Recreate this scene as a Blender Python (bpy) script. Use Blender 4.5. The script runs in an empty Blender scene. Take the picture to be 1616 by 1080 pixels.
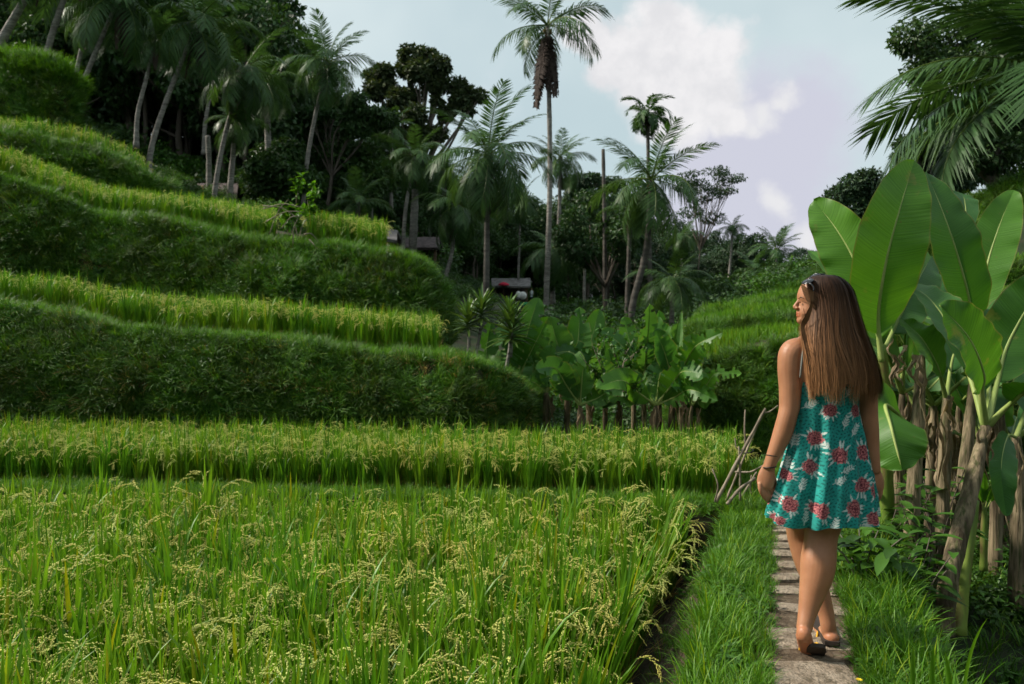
import bpy, math
import numpy as np
from mathutils import Vector, Matrix, Euler, Quaternion

# ------------------------------------------------------------------ camera, sky, sun, exposure
scene = bpy.context.scene
COL = scene.collection
F = 1200.0            # focal length in photo pixels (photo is 1616 px wide)
EYE = 1.47            # camera height above the path
HORIZON = 500.0
cam_data = bpy.data.cameras.new('camera')
cam = bpy.data.objects.new('camera', cam_data); COL.objects.link(cam)
cam.location = (0, 0, EYE); cam.rotation_euler = (math.radians(90), 0, 0)
cam_data.sensor_width = 36.0; cam_data.lens = F / 1616 * 36.0
cam_data.shift_y = -(540 - HORIZON) / 1616
cam_data.clip_start = 0.05; cam_data.clip_end = 3000
cam_data.dof.use_dof = True; cam_data.dof.focus_distance = 3.5; cam_data.dof.aperture_fstop = 4.5
scene.camera = cam

SUN_DIR = Vector((-0.76, 0.10, 0.68)).normalized()      # towards the sun
SUN_EL = math.asin(SUN_DIR.z); SUN_AZ = math.atan2(SUN_DIR.x, SUN_DIR.y)
sun_data = bpy.data.lights.new('sun', 'SUN'); sun_data.energy = 5.0; sun_data.angle = math.radians(9)
sun_data.color = (1.0, 0.93, 0.80)
sun = bpy.data.objects.new('sun', sun_data); COL.objects.link(sun)
sun.rotation_euler = SUN_DIR.to_track_quat('Z', 'Y').to_euler(); sun.location = (-6, -4, 12)

world = bpy.data.worlds.new('World'); scene.world = world; world.use_nodes = True
def build_world():
    nt = world.node_tree; N = nt.nodes; L = nt.links
    N.clear()
    out = N.new('ShaderNodeOutputWorld'); bg = N.new('ShaderNodeBackground'); L.new(bg.outputs[0], out.inputs[0])
    sky = N.new('ShaderNodeTexSky'); sky.sky_type = 'NISHITA'; sky.sun_disc = False
    sky.sun_elevation = SUN_EL; sky.sun_rotation = SUN_AZ; sky.air_density = 1.0; sky.dust_density = 2.0
    sc = N.new('ShaderNodeVectorMath'); sc.operation = 'SCALE'; sc.inputs['Scale'].default_value = 0.10
    L.new(sky.outputs[0], sc.inputs[0])
    tc = N.new('ShaderNodeTexCoord')
    def noise(scale, detail, rough=0.55, off=(0, 0, 0)):
        m = N.new('ShaderNodeVectorMath'); m.operation = 'ADD'; m.inputs[1].default_value = off
        L.new(tc.outputs['Generated'], m.inputs[0])
        n = N.new('ShaderNodeTexNoise'); n.inputs['Scale'].default_value = scale
        n.inputs['Detail'].default_value = detail; n.inputs['Roughness'].default_value = rough
        L.new(m.outputs[0], n.inputs['Vector']); return n
    def mix(fac, a, b):
        m = N.new('ShaderNodeMix'); m.data_type = 'RGBA'
        for s, v in ((m.inputs[0], fac), (m.inputs[6], a), (m.inputs[7], b)):
            if hasattr(v, 'is_output'): L.new(v, s)
            else: s.default_value = v if isinstance(v, float) else (*v, 1)
        return m.outputs[2]
    def ramp(v, a, b):
        m = N.new('ShaderNodeMapRange'); m.interpolation_type = 'SMOOTHSTEP'
        m.inputs['From Min'].default_value = a; m.inputs['From Max'].default_value = b
        L.new(v, m.inputs['Value']); return m.outputs[0]
    # thin pale veil over the blue, uneven
    veil_n = noise(2.2, 4); base = mix(0.75, sc.outputs[0], (0.54, 0.66, 0.67))
    base = mix(ramp(veil_n.outputs[0], 0.35, 0.75), base, (0.61, 0.70, 0.72))
    # cumulus: soft blobs in given directions plus scattered ones all over the sky, with ragged edges
    def warped(scale, amt, off):
        n = noise(scale, 7, 0.58, off)
        s = N.new('ShaderNodeVectorMath'); s.operation = 'SUBTRACT'; s.inputs[1].default_value = (0.5, 0.5, 0.5)
        L.new(n.outputs['Color'], s.inputs[0])
        k = N.new('ShaderNodeVectorMath'); k.operation = 'SCALE'; k.inputs['Scale'].default_value = amt
        L.new(s.outputs[0], k.inputs[0])
        a = N.new('ShaderNodeVectorMath'); L.new(tc.outputs['Generated'], a.inputs[0]); L.new(k.outputs[0], a.inputs[1])
        nn = N.new('ShaderNodeVectorMath'); nn.operation = 'NORMALIZE'; L.new(a.outputs[0], nn.inputs[0])
        return nn.outputs[0]
    def blobs(vec, lst, soft):
        res = None
        for (px, py, r) in lst:
            d = Vector(((px - 808) / F, 1, (HORIZON - py) / F)).normalized()
            ds = N.new('ShaderNodeVectorMath'); ds.operation = 'DISTANCE'; L.new(vec, ds.inputs[0]); ds.inputs[1].default_value = d
            rr = r / F
            v = ramp(ds.outputs['Value'], rr * (1 + soft), rr * (1 - soft))
            if res is None: res = v
            else:
                m = N.new('ShaderNodeMath'); m.operation = 'MAXIMUM'; L.new(res, m.inputs[0]); L.new(v, m.inputs[1]); res = m.outputs[0]
        return res
    scat = ramp(noise(3.1, 6, 0.55, (4.1, 0.3, 1.7)).outputs[0], 0.56, 0.70)
    base = mix(scat, base, (0.62, 0.66, 0.72))
    w1 = warped(11.0, 0.10, (1.3, 2.1, 0.4)); w2 = warped(9.0, 0.13, (5.3, 0.2, 3.3))
    lil = blobs(w2, [(1235, 215, 95), (1150, 250, 90), (1190, 320, 110), (1130, 380, 120), (1230, 400, 90), (1010, 430, 120)], 0.42)
    base = mix(lil, base, (0.54, 0.55, 0.64))
    wht = blobs(w1, [(930, 48, 34), (960, 100, 40), (1050, 60, 56), (1080, 185, 55), (1140, 185, 40), (1040, 195, 40), (975, 80, 48), (1015, 70, 46), (1060, 110, 72), (1125, 78, 46), (1130, 130, 52), (1100, 165, 60), (1035, 140, 52), (1010, 120, 50)], 0.34)
    shade_n = noise(16, 5, 0.6, (2, 7, 1)); base = mix(wht, base, mix(ramp(shade_n.outputs[0], .35, .65), (0.66, 0.66, 0.68), (0.77, 0.76, 0.77)))
    tuft = blobs(w1, [(1208, 185, 20), (1240, 160, 17), (1190, 205, 15), (1225, 330, 20), (1275, 378, 22)], 0.8)
    base = mix(tuft, base, (0.70, 0.70, 0.72))
    L.new(base, bg.inputs[0]); bg.inputs[1].default_value = 1.0
build_world()
vs = scene.view_settings
vs.view_transform = 'Standard'; vs.look = 'None'; vs.exposure = 0.22; vs.gamma = 1.0
cy = scene.cycles
cy.use_denoising = True; cy.max_bounces = 6; cy.diffuse_bounces = 3; cy.glossy_bounces = 2
cy.transmission_bounces = 4; cy.transparent_max_bounces = 4; cy.volume_bounces = 0; cy.sample_clamp_indirect = 4.0
cy.use_adaptive_sampling = True; cy.adaptive_threshold = 0.03

# ------------------------------------------------------------------ helpers
rng = np.random.default_rng(11)
U = rng.uniform
def P(x, y, Z):
    """photo pixel + depth in metres -> world point"""
    return np.array([(x - 808) / F * Z, Z, EYE - (y - HORIZON) / F * Z])
def PL(lst): return np.array([P(*q) for q in lst])
def unit(v):
    v = np.asarray(v, float); return v / (np.linalg.norm(v, axis=-1, keepdims=True) + 1e-12)
def nz(p, s, seed=0):
    """cheap smooth noise, about -1..1"""
    p = np.asarray(p, float) * s; r = np.random.default_rng(1000 + seed); o = 0
    for k in range(5):
        a = r.normal(size=3); a = a / np.linalg.norm(a) * (1.0 + 0.75 * k); b = r.normal(size=3); b = b / np.linalg.norm(b) * (0.8 + 0.6 * k)
        o = o + np.sin(p @ a + r.uniform(0, 6.28)) * np.cos(p @ b + r.uniform(0, 6.28)) / (1 + 0.6 * k)
    return o / 1.9
def catmull(c, m):
    c = np.asarray(c, float); n = len(c)
    if n == 2:
        t = np.linspace(0, 1, m)[:, None]; return c[0] * (1 - t) + c[1] * t
    e = np.vstack([2 * c[0] - c[1], c, 2 * c[-1] - c[-2]])
    t = np.linspace(0, n - 1 - 1e-9, m); i = t.astype(int); f = (t - i)[:, None]
    a, b, d, g = e[i], e[i + 1], e[i + 2], e[i + 3]
    return 0.5 * (2 * b + (d - a) * f + (2 * a - 5 * b + 4 * d - g) * f ** 2 + (3 * b - a - 3 * d + g) * f ** 3)

class MB:
    def __init__(s): s.v = []; s.f = []; s.m = []; s.c = []; s.uv = []; s.n = 0
    def add(s, v, f, mi=0, col=None, uv=None):
        v = np.asarray(v, float).reshape(-1, 3); f = np.asarray(f, int)
        s.v.append(v); s.f.append(f + s.n); s.m.append(np.full(len(f), mi)); s.n += len(v)
        if col is None: col = (1, 1, 1)
        c = np.asarray(col, float); s.c.append(np.broadcast_to(c, (len(v), 3)) if c.ndim == 1 else c)
        s.uv.append(np.zeros((len(v), 2)) if uv is None else np.asarray(uv, float)); return s
    def mesh(s, name, mats, smooth=True):
        V = np.vstack(s.v); me = bpy.data.meshes.new(name)
        loops = np.concatenate([f.ravel() for f in s.f]); tot = np.concatenate([np.full(len(f), f.shape[1]) for f in s.f])
        me.vertices.add(len(V)); me.vertices.foreach_set('co', V.ravel())
        me.loops.add(len(loops)); me.loops.foreach_set('vertex_index', loops.astype(np.int32))
        me.polygons.add(len(tot)); st = np.concatenate([[0], np.cumsum(tot)[:-1]])
        me.polygons.foreach_set('loop_start', st.astype(np.int32)); me.polygons.foreach_set('loop_total', tot.astype(np.int32))
        me.polygons.foreach_set('material_index', np.concatenate(s.m).astype(np.int32))
        me.polygons.foreach_set('use_smooth', np.full(len(tot), smooth))
        C = np.vstack(s.c); a = me.color_attributes.new('Col', 'FLOAT_COLOR', 'POINT')
        a.data.foreach_set('color', np.hstack([C, np.ones((len(C), 1))]).ravel())
        uv = np.vstack(s.uv)
        if np.any(uv):
            l = me.uv_layers.new(name='UVMap'); l.data.foreach_set('uv', uv[loops].ravel())
        for m in mats: me.materials.append(m)
        me.update(calc_edges=True); return me
    def build(s, name, mats, parent=None, smooth=True):
        if not isinstance(mats, (list, tuple)): mats = [mats]
        return link(bpy.data.objects.new(name, s.mesh(name, mats, smooth)), parent)
def link(o, parent=None):
    COL.objects.link(o)
    if parent is not None:
        o.parent = parent
        if parent.parent is None and parent.type == 'EMPTY':
            o.matrix_parent_inverse = Matrix.Translation(-parent.location)
    return o
def thing(name, label, cat, loc=(0, 0, 0), group=None):
    o = bpy.data.objects.new(name, None); COL.objects.link(o); o.location = loc; o.empty_display_size = 0.2
    return tag(o, label, cat, group)
def tag(o, label=None, cat=None, group=None, kind=None):
    for k, v in (('label', label), ('category', cat), ('group', group), ('kind', kind)):
        if v: o[k] = v
    return o

def grid_faces(r, c, wrap=False):
    i = np.arange(r - 1)[:, None]; j = np.arange(c if wrap else c - 1)[None, :]; j2 = (j + 1) % c
    return np.stack([i * c + j, i * c + j2, (i + 1) * c + j2, (i + 1) * c + j], -1).reshape(-1, 4)
def tube(pts, rad, n=8, caps=True, lump=0.0, seed=0, flat=None):
    """tapered tube along pts; flat=(k, dir) squashes it along dir by k"""
    pts = np.asarray(pts, float); m = len(pts); rad = np.broadcast_to(np.asarray(rad, float), (m,)).copy()
    t = unit(np.gradient(pts, axis=0)); ref = np.array([0, 0, 1.0]) if abs(t[0][2]) < 0.9 else np.array([1.0, 0, 0])
    a = unit(np.cross(t, ref)); 
    for i in range(1, m):
        w = a[i - 1] - t[i] * (a[i - 1] @ t[i]); a[i] = unit(w)
    b = np.cross(t, a); th = np.linspace(0, 2 * np.pi, n, endpoint=False)
    off = a[:, None] * np.cos(th)[None, :, None] + b[:, None] * np.sin(th)[None, :, None]
    if flat is not None:
        d = unit(flat[1]); off = off - (1 - flat[0]) * (off @ d)[..., None] * d
    v = pts[:, None] + off * rad[:, None, None]
    if lump: v = v + off * (nz(v.reshape(-1, 3), 1 / max(rad.mean(), 1e-3) * 0.8, seed).reshape(m, n) * lump * rad[:, None])[..., None]
    v = v.reshape(-1, 3); f = [grid_faces(m, n, True)]
    if caps:
        v = np.vstack([v, pts[0] - t[0] * rad[0] * 0.4, pts[-1] + t[-1] * rad[-1] * 0.4]); j = np.arange(n); k = (j + 1) % n
        f.append(np.stack([np.full(n, m * n), k, j, j], -1)[:, :3]); f.append(np.stack([np.full(n, m * n + 1), (m - 1) * n + j, (m - 1) * n + k], -1))
    return v, f
def addtube(mb, pts, rad, n=8, mi=0, col=None, **k):
    v, fs = tube(pts, rad, n, **k)
    f4 = fs[0]; base = mb.n; mb.add(v, f4, mi, col)
    for f in fs[1:]:
        mb.f.append(f + base); mb.m.append(np.full(len(f), mi))
    return mb
def box_vf(c, s, yaw=0.0, bev=0.0):
    c = np.asarray(c, float); s = np.asarray(s, float) / 2
    q = np.array([[x, y, z] for z in (-1, 1) for y in (-1, 1) for x in (-1, 1)], float) * s
    R = np.array([[math.cos(yaw), -math.sin(yaw), 0], [math.sin(yaw), math.cos(yaw), 0], [0, 0, 1]])
    return q @ R.T + c, [[0, 2, 3, 1], [4, 5, 7, 6], [0, 1, 5, 4], [2, 6, 7, 3], [0, 4, 6, 2], [1, 3, 7, 5]]
def ellipsoid(c, r, n=14, m=10, R=None):
    th = np.linspace(0, 2 * np.pi, n, endpoint=False); ph = np.linspace(0.12, np.pi - 0.12, m)
    v = np.stack([np.sin(ph)[:, None] * np.cos(th), np.sin(ph)[:, None] * np.sin(th), np.repeat(np.cos(ph)[:, None], n, 1)], -1).reshape(-1, 3)
    v = np.vstack([v, [0, 0, 1], [0, 0, -1]]) * np.asarray(r, float)
    if R is not None: v = v @ np.asarray(R).T
    j = np.arange(n); k = (j + 1) % n; f4 = grid_faces(m, n, True)
    f3 = np.vstack([np.stack([np.full(n, m * n), k, j], -1)[:, ::-1], np.stack([np.full(n, m * n + 1), (m - 1) * n + j, (m - 1) * n + k], -1)[:, ::-1]])
    return v + np.asarray(c, float), f4, f3
def addell(mb, c, r, n=14, m=10, mi=0, col=None, R=None):
    v, f4, f3 = ellipsoid(c, r, n, m, R); b = mb.n; mb.add(v, f4, mi, col); mb.f.append(f3 + b); mb.m.append(np.full(len(f3), mi)); return mb

# ------------------------------------------------------------------ materials
MATS = {}
def newmat(name):
    m = bpy.data.materials.new(name); m.use_nodes = True; nt = m.node_tree; nt.nodes.clear()
    out = nt.nodes.new('ShaderNodeOutputMaterial'); MATS[name] = m
    return m, nt, nt.nodes, nt.links, out
def cmix(nt, fac, a, b, mode='MIX'):
    m = nt.nodes.new('ShaderNodeMix'); m.data_type = 'RGBA'; m.blend_type = mode
    for s, v in ((m.inputs[0], fac), (m.inputs[6], a), (m.inputs[7], b)):
        if hasattr(v, 'is_output'): nt.links.new(v, s)
        else: s.default_value = float(v) if not isinstance(v, (tuple, list)) else (*v, 1)
    return m.outputs[2]
def nnoise(nt, scale, detail=4, coord='Object', stretch=None, rough=0.55):
    tc = nt.nodes.new('ShaderNodeTexCoord'); n = nt.nodes.new('ShaderNodeTexNoise')
    n.inputs['Scale'].default_value = scale; n.inputs['Detail'].default_value = detail; n.inputs['Roughness'].default_value = rough
    src = tc.outputs[coord]
    if stretch:
        mp = nt.nodes.new('ShaderNodeMapping'); mp.inputs['Scale'].default_value = stretch; nt.links.new(src, mp.inputs[0]); src = mp.outputs[0]
    nt.links.new(src, n.inputs['Vector']); return n.outputs[0]
def maprange(nt, v, a, b, c=0.0, d=1.0):
    m = nt.nodes.new('ShaderNodeMapRange'); nt.links.new(v, m.inputs['Value'])
    for k, x in zip(('From Min', 'From Max', 'To Min', 'To Max'), (a, b, c, d)): m.inputs[k].default_value = x
    return m.outputs[0]
def leafmat(name, c1, c2, transl=0.3, rough=0.45, scale=2.0, attr=False, dry=None, spec=0.35, patch=None):
    """foliage: colour varies per instance and along the surface; some light passes through"""
    m, nt, N, L, out = newmat(name)
    oi = N.new('ShaderNodeObjectInfo')
    ad = N.new('ShaderNodeMath'); ad.operation = 'MULTIPLY_ADD'; L.new(nnoise(nt, scale, 3), ad.inputs[0]); ad.inputs[1].default_value = 0.9; 
    mm = N.new('ShaderNodeMath'); mm.operation = 'MULTIPLY'; L.new(oi.outputs['Random'], mm.inputs[0]); mm.inputs[1].default_value = 0.5
    L.new(mm.outputs[0], ad.inputs[2])
    fac = maprange(nt, ad.outputs[0], 0.25, 1.05)
    c = cmix(nt, fac, c1, c2)
    if patch:      # different growth in different places
        ge = N.new('ShaderNodeNewGeometry'); pn = N.new('ShaderNodeTexNoise'); pn.inputs['Scale'].default_value = patch[0]; pn.inputs['Detail'].default_value = 4; L.new(ge.outputs['Position'], pn.inputs['Vector'])
        c = cmix(nt, maprange(nt, pn.outputs[0], .38, .64), c, cmix(nt, 1.0, c, patch[1], 'MULTIPLY'))
    if dry: c = cmix(nt, maprange(nt, nnoise(nt, scale * 0.6, 5), 0.58, 0.72, 0, 0.8), c, dry)
    if attr:
        at = N.new('ShaderNodeAttribute'); at.attribute_name = 'Col'; c = cmix(nt, 1.0, c, at.outputs['Color'], 'MULTIPLY')
    p = N.new('ShaderNodeBsdfPrincipled'); L.new(c, p.inputs['Base Color']); p.inputs['Roughness'].default_value = rough
    p.inputs['Specular IOR Level'].default_value = spec
    if transl:
        tr = N.new('ShaderNodeBsdfTranslucent'); L.new(cmix(nt, 1.0, c, (1.25, 1.2, 0.55), 'MULTIPLY'), tr.inputs[0])
        ms = N.new('ShaderNodeMixShader'); ms.inputs[0].default_value = transl; L.new(p.outputs[0], ms.inputs[1]); L.new(tr.outputs[0], ms.inputs[2])
        L.new(ms.outputs[0], out.inputs[0])
    else: L.new(p.outputs[0], out.inputs[0])
    return m
def solid(name, c1, c2=None, scale=6.0, rough=0.75, bump=0.0, bscale=None, stretch=None, spec=0.3, lo=0.35, hi=0.65, attr=False, sss=0.0, c3=None):
    m, nt, N, L, out = newmat(name)
    p = N.new('ShaderNodeBsdfPrincipled'); p.inputs['Roughness'].default_value = rough; p.inputs['Specular IOR Level'].default_value = spec
    c = cmix(nt, maprange(nt, nnoise(nt, scale, 6, stretch=stretch), lo, hi), c1, c2 or c1)
    if c3: c = cmix(nt, maprange(nt, nnoise(nt, scale * 3.1, 5, stretch=stretch), 0.5, 0.68), c, c3)
    if attr:
        at = N.new('ShaderNodeAttribute'); at.attribute_name = 'Col'; c = cmix(nt, 1.0, c, at.outputs['Color'], 'MULTIPLY')
    L.new(c, p.inputs['Base Color'])
    if sss: p.inputs['Subsurface Weight'].default_value = sss; p.inputs['Subsurface Radius'].default_value = (0.02, 0.008, 0.004); p.inputs['Subsurface Scale'].default_value = 0.5
    if bump:
        b = N.new('ShaderNodeBump'); b.inputs['Strength'].default_value = bump; b.inputs['Distance'].default_value = 0.02
        L.new(nnoise(nt, bscale or scale * 4, 6, stretch=stretch), b.inputs['Height']); L.new(b.outputs[0], p.inputs['Normal'])
    L.new(p.outputs[0], out.inputs[0]); return m

M_rice = leafmat('rice_leaf', (0.060, 0.205, 0.013), (0.150, 0.335, 0.022), 0.38, 0.40, 3.0, attr=True, patch=(1.1, (1.3, 1.0, .9)))
M_grain = leafmat('rice_grain', (0.54, 0.60, 0.15), (0.70, 0.71, 0.23), 0.15, 0.6, 2.0, patch=(1.5, (1.05, .9, .8)))
M_straw = leafmat('rice_straw', (0.30, 0.19, 0.06), (0.42, 0.30, 0.10), 0.2, 0.7, 3.0)
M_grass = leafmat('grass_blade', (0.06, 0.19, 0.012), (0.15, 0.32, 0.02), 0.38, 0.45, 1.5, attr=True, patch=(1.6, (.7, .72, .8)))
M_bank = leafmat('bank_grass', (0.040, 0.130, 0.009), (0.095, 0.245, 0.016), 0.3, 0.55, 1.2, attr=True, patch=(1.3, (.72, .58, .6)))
M_weed = leafmat('weed_leaf', (0.032, 0.11, 0.012), (0.08, 0.20, 0.02), 0.3, 0.45, 4.0, attr=True, patch=(.9, (.7, .65, .7)))
M_tree = leafmat('tree_leaf', (0.024, 0.066, 0.020), (0.058, 0.12, 0.030), 0.26, 0.5, 0.25, attr=True)
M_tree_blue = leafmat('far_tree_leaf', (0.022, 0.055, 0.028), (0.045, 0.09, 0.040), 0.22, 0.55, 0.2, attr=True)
M_olive = leafmat('olive_tree_leaf', (0.030, 0.054, 0.020), (0.062, 0.092, 0.032), 0.22, 0.55, 0.3, attr=True)
M_palm = leafmat('palm_leaflet', (0.032, 0.082, 0.028), (0.068, 0.14, 0.036), 0.28, 0.45, 0.6, attr=True, spec=0.3)
M_palmdry = leafmat('dead_palm_leaflet', (0.038, 0.025, 0.022), (0.075, 0.05, 0.04), 0.15, 0.8, 0.8)
M_drac = leafmat('cordyline_leaf', (0.022, 0.065, 0.018), (0.10, 0.17, 0.03), 0.22, 0.35, 3.0, attr=True, spec=0.5)
M_dry = leafmat('dry_leaf', (0.13, 0.085, 0.05), (0.40, 0.31, 0.20), 0.25, 0.9, 9.0)
M_soil = solid('paddy_mud', (0.020, 0.015, 0.009), (0.05, 0.038, 0.02), 5, 0.8, 0.6)
M_bankearth = solid('bank_earth', (0.016, 0.020, 0.007), (0.045, 0.040, 0.016), 2.5, 0.95, 0.8, 20, c3=(0.075, 0.05, 0.028))
M_floor = solid('forest_floor', (0.008, 0.016, 0.005), (0.022, 0.038, 0.010), 0.6, 0.95, 0.5, 5, c3=(0.04, 0.032, 0.02))
M_dirt = solid('trodden_dirt', (0.06, 0.040, 0.025), (0.12, 0.085, 0.055), 7, 0.95, 0.9, 45, c3=(0.17, 0.13, 0.09))
M_stone = solid('path_stone', (0.21, 0.16, 0.115), (0.34, 0.275, 0.21), 9, 0.9, 0.9, 60, c3=(0.11, 0.085, 0.055))
M_bark = solid('bark', (0.07, 0.055, 0.042), (0.14, 0.12, 0.10), 3, 0.95, 0.6, 14, (1, 1, 0.4))
M_palmbark = solid('palm_bark', (0.16, 0.145, 0.13), (0.30, 0.28, 0.25), 2.5, 0.9, 0.6, 12, (0.6, 0.6, 3), c3=(0.09, 0.08, 0.07))
M_darkbark = solid('dark_palm_bark', (0.055, 0.048, 0.042), (0.12, 0.11, 0.095), 2.5, 0.9, 0.6, 12, (0.6, 0.6, 3))
M_banstem = solid('banana_stem', (0.075, 0.055, 0.032), (0.30, 0.235, 0.145), 16, 0.8, 0.9, 40, (1, 1, 0.10), c3=(0.055, 0.065, 0.018), lo=.4, hi=.62)
M_bangreen = solid('banana_green_stem', (0.10, 0.17, 0.025), (0.20, 0.27, 0.05), 6, 0.45, 0.2, 20, (1, 1, 0.2), c3=(0.16, 0.11, 0.05))
M_stick = solid('dry_stick', (0.15, 0.12, 0.085), (0.34, 0.28, 0.21), 8, 0.85, 0.5, 40, (1, 1, 0.3))
M_thatch = solid('thatch', (0.14, 0.125, 0.125), (0.30, 0.28, 0.28), 3, 0.95, 0.8, 10, (1, 1, 0.5))
M_wood = solid('hut_wood', (0.10, 0.065, 0.04), (0.20, 0.14, 0.09), 3, 0.8)

# ------------------------------------------------------------------ terrain
def sstep(x, a, b):
    t = np.clip((x - a) / (b - a), 0, 1); return t * t * (3 - 2 * t)
def hill(X, Y):
    X = np.asarray(X, float); Y = np.asarray(Y, float)
    xv = 2 + 0.08 * (Y - 10)
    dl = np.clip(xv - X, 0, None); dr = np.clip(X - xv - 4, 0, None)
    h = 0.3 + 0.38 * np.minimum(dl, 16) + 0.36 * np.clip(dl - 16, 0, 60) + 0.62 * np.minimum(dr * np.minimum(1, 22 / np.maximum(Y, 1)), 30) + 0.02 * np.clip(Y - 40, 0, 300)
    h = h + 0.25 * nz(np.stack([X, Y, 0 * X], -1), 0.25, 3)
    return -0.75 + (h + 0.75) * sstep(Y, 10.5, 28)
def make_ground():
    xs = np.concatenate([np.linspace(-600, -70, 12, endpoint=False), np.linspace(-70, 70, 141), np.linspace(80, 600, 12)])
    ys = np.concatenate([np.linspace(-200, 0, 6, endpoint=False), np.linspace(0, 120, 121), np.linspace(130, 900, 24)])
    X, Y = np.meshgrid(xs, ys); Z = hill(X, Y)
    mb = MB(); mb.add(np.stack([X, Y, Z], -1), grid_faces(len(ys), len(xs)))
    tag(mb.build('ground', M_floor), kind='structure')
make_ground()

def loft(rails, m, rows, amp=0.0, ns=1.6, seed=0):
    R = [catmull(r, m) for r in rails]; g = []
    for k in range(len(R) - 1):
        n = rows[k]
        for i in range(n): t = i / n; g.append(R[k] * (1 - t) + R[k + 1] * t)
    g.append(R[-1]); g = np.array(g)
    if amp:
        n = grid_normals(g); d = amp * (nz(g.reshape(-1, 3), ns, seed) + 0.5 * nz(g.reshape(-1, 3), ns * 3.1, seed + 1)).reshape(g.shape[:2])
        g = g + n * d[..., None]
    return g
def grid_normals(g):
    du = np.gradient(g, axis=1); dv = np.gradient(g, axis=0); n = unit(np.cross(du, dv)); return n
def terr(name, g, mat, parent=None):
    mb = MB(); mb.add(g, grid_faces(*g.shape[:2])); o = mb.build(name, mat, parent)
    if parent is None: tag(o, kind='structure')
    return o

# --- instancing of uncountable growth (rice, grass, undergrowth) by geometry nodes
GN = {}
def gn_group(key, protos):
    if key in GN: return GN[key]
    c = bpy.data.collections.new('prototypes_' + key)
    for i, o in enumerate(protos): o.name = '%s_%02d' % (key, i); c.objects.link(o)
    ng = bpy.data.node_groups.new('scatter_' + key, 'GeometryNodeTree')
    ng.interface.new_socket('Geometry', in_out='INPUT', socket_type='NodeSocketGeometry')
    ng.interface.new_socket('Geometry', in_out='OUTPUT', socket_type='NodeSocketGeometry')
    N = ng.nodes; L = ng.links
    gi = N.new('NodeGroupInput'); go = N.new('NodeGroupOutput')
    ci = N.new('GeometryNodeCollectionInfo'); ci.inputs['Collection'].default_value = c
    ci.inputs['Separate Children'].default_value = True; ci.inputs['Reset Children'].default_value = True
    ip = N.new('GeometryNodeInstanceOnPoints'); ip.inputs['Pick Instance'].default_value = True
    def attr(n, t):
        a = N.new('GeometryNodeInputNamedAttribute'); a.data_type = t; a.inputs['Name'].default_value = n; return a.outputs['Attribute']
    er = N.new('FunctionNodeEulerToRotation'); L.new(attr('rot', 'FLOAT_VECTOR'), er.inputs[0])
    L.new(gi.outputs[0], ip.inputs['Points']); L.new(ci.outputs[0], ip.inputs['Instance']); L.new(attr('idx', 'INT'), ip.inputs['Instance Index'])
    L.new(er.outputs[0], ip.inputs['Rotation']); L.new(attr('scl', 'FLOAT_VECTOR'), ip.inputs['Scale'])
    L.new(ip.outputs[0], go.inputs[0]); GN[key] = (ng, len(protos)); return GN[key]
def proto(mb, mats): return bpy.data.objects.new('p', mb.mesh('p', mats))
def scatter(name, key, pts, scl, up=None, idx=None, tilt=0.12, label=None, cat=None, protos=None, yaw=None, everywhere=False):
    ng, n = gn_group(key, protos); pts = np.asarray(pts, float); k = len(pts)
    # leave out what is far outside the view
    px = pts[:, 0] / np.maximum(pts[:, 1], 0.1) * F + 808; py = HORIZON - (pts[:, 2] - EYE) / np.maximum(pts[:, 1], 0.1) * F
    keep = (px > -420) & (px < 2040) & (py > -700) & (py < 1700) & (pts[:, 1] > 0.5)
    if everywhere: keep[:] = True
    scl = np.asarray(scl, float); scl = np.repeat(scl[:, None], 3, 1) if scl.ndim == 1 else scl
    up = np.tile([0, 0, 1.0], (k, 1)) if up is None else unit(up)
    up = unit(up + rng.normal(0, tilt, (k, 3)))
    yaw = U(0, 6.283, k) if yaw is None else yaw
    idx = rng.integers(0, n, k) if idx is None else idx
    pts, scl, up, yaw, idx = pts[keep], scl[keep], up[keep], yaw[keep], idx[keep]; k = len(pts)
    rot = np.zeros((k, 3))
    for i in range(k):
        q = Vector((0, 0, 1)).rotation_difference(Vector(up[i])) @ Quaternion((0, 0, 1), yaw[i]); rot[i] = q.to_euler()
    me = bpy.data.meshes.new(name); me.vertices.add(k); me.vertices.foreach_set('co', pts.ravel())
    a = me.attributes.new('rot', 'FLOAT_VECTOR', 'POINT'); a.data.foreach_set('vector', rot.ravel())
    a = me.attributes.new('scl', 'FLOAT_VECTOR', 'POINT'); a.data.foreach_set('vector', scl.ravel())
    a = me.attributes.new('idx', 'INT', 'POINT'); a.data.foreach_set('value', idx.astype(np.int32))
    o = link(bpy.data.objects.new(name, me)); md = o.modifiers.new('scatter', 'NODES'); md.node_group = ng
    return tag(o, label, cat, kind='stuff')
def on_grid(g, n, r0=0, r1=None):
    """n random points on rows r0..r1 of a lofted grid, with normals"""
    r1 = g.shape[0] - 1 if r1 is None else r1
    a = g[r0:r1 + 1]; nn = grid_normals(g)[r0:r1 + 1]
    ar = np.linalg.norm(np.cross(a[1:, :-1] - a[:-1, :-1], a[:-1, 1:] - a[:-1, :-1]), axis=-1).ravel()
    c = rng.choice(len(ar), n, p=ar / ar.sum()); w = a.shape[1] - 1; i, j = c // w, c % w
    s, t = U(0, 1, n)[:, None], U(0, 1, n)[:, None]
    p = (a[i, j] * (1 - s) + a[i, j + 1] * s) * (1 - t) + (a[i + 1, j] * (1 - s) + a[i + 1, j + 1] * s) * t
    nr = nn[i, j]; nr = np.where(nr[:, 2:3] < 0, -nr, nr); return p, nr

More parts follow.
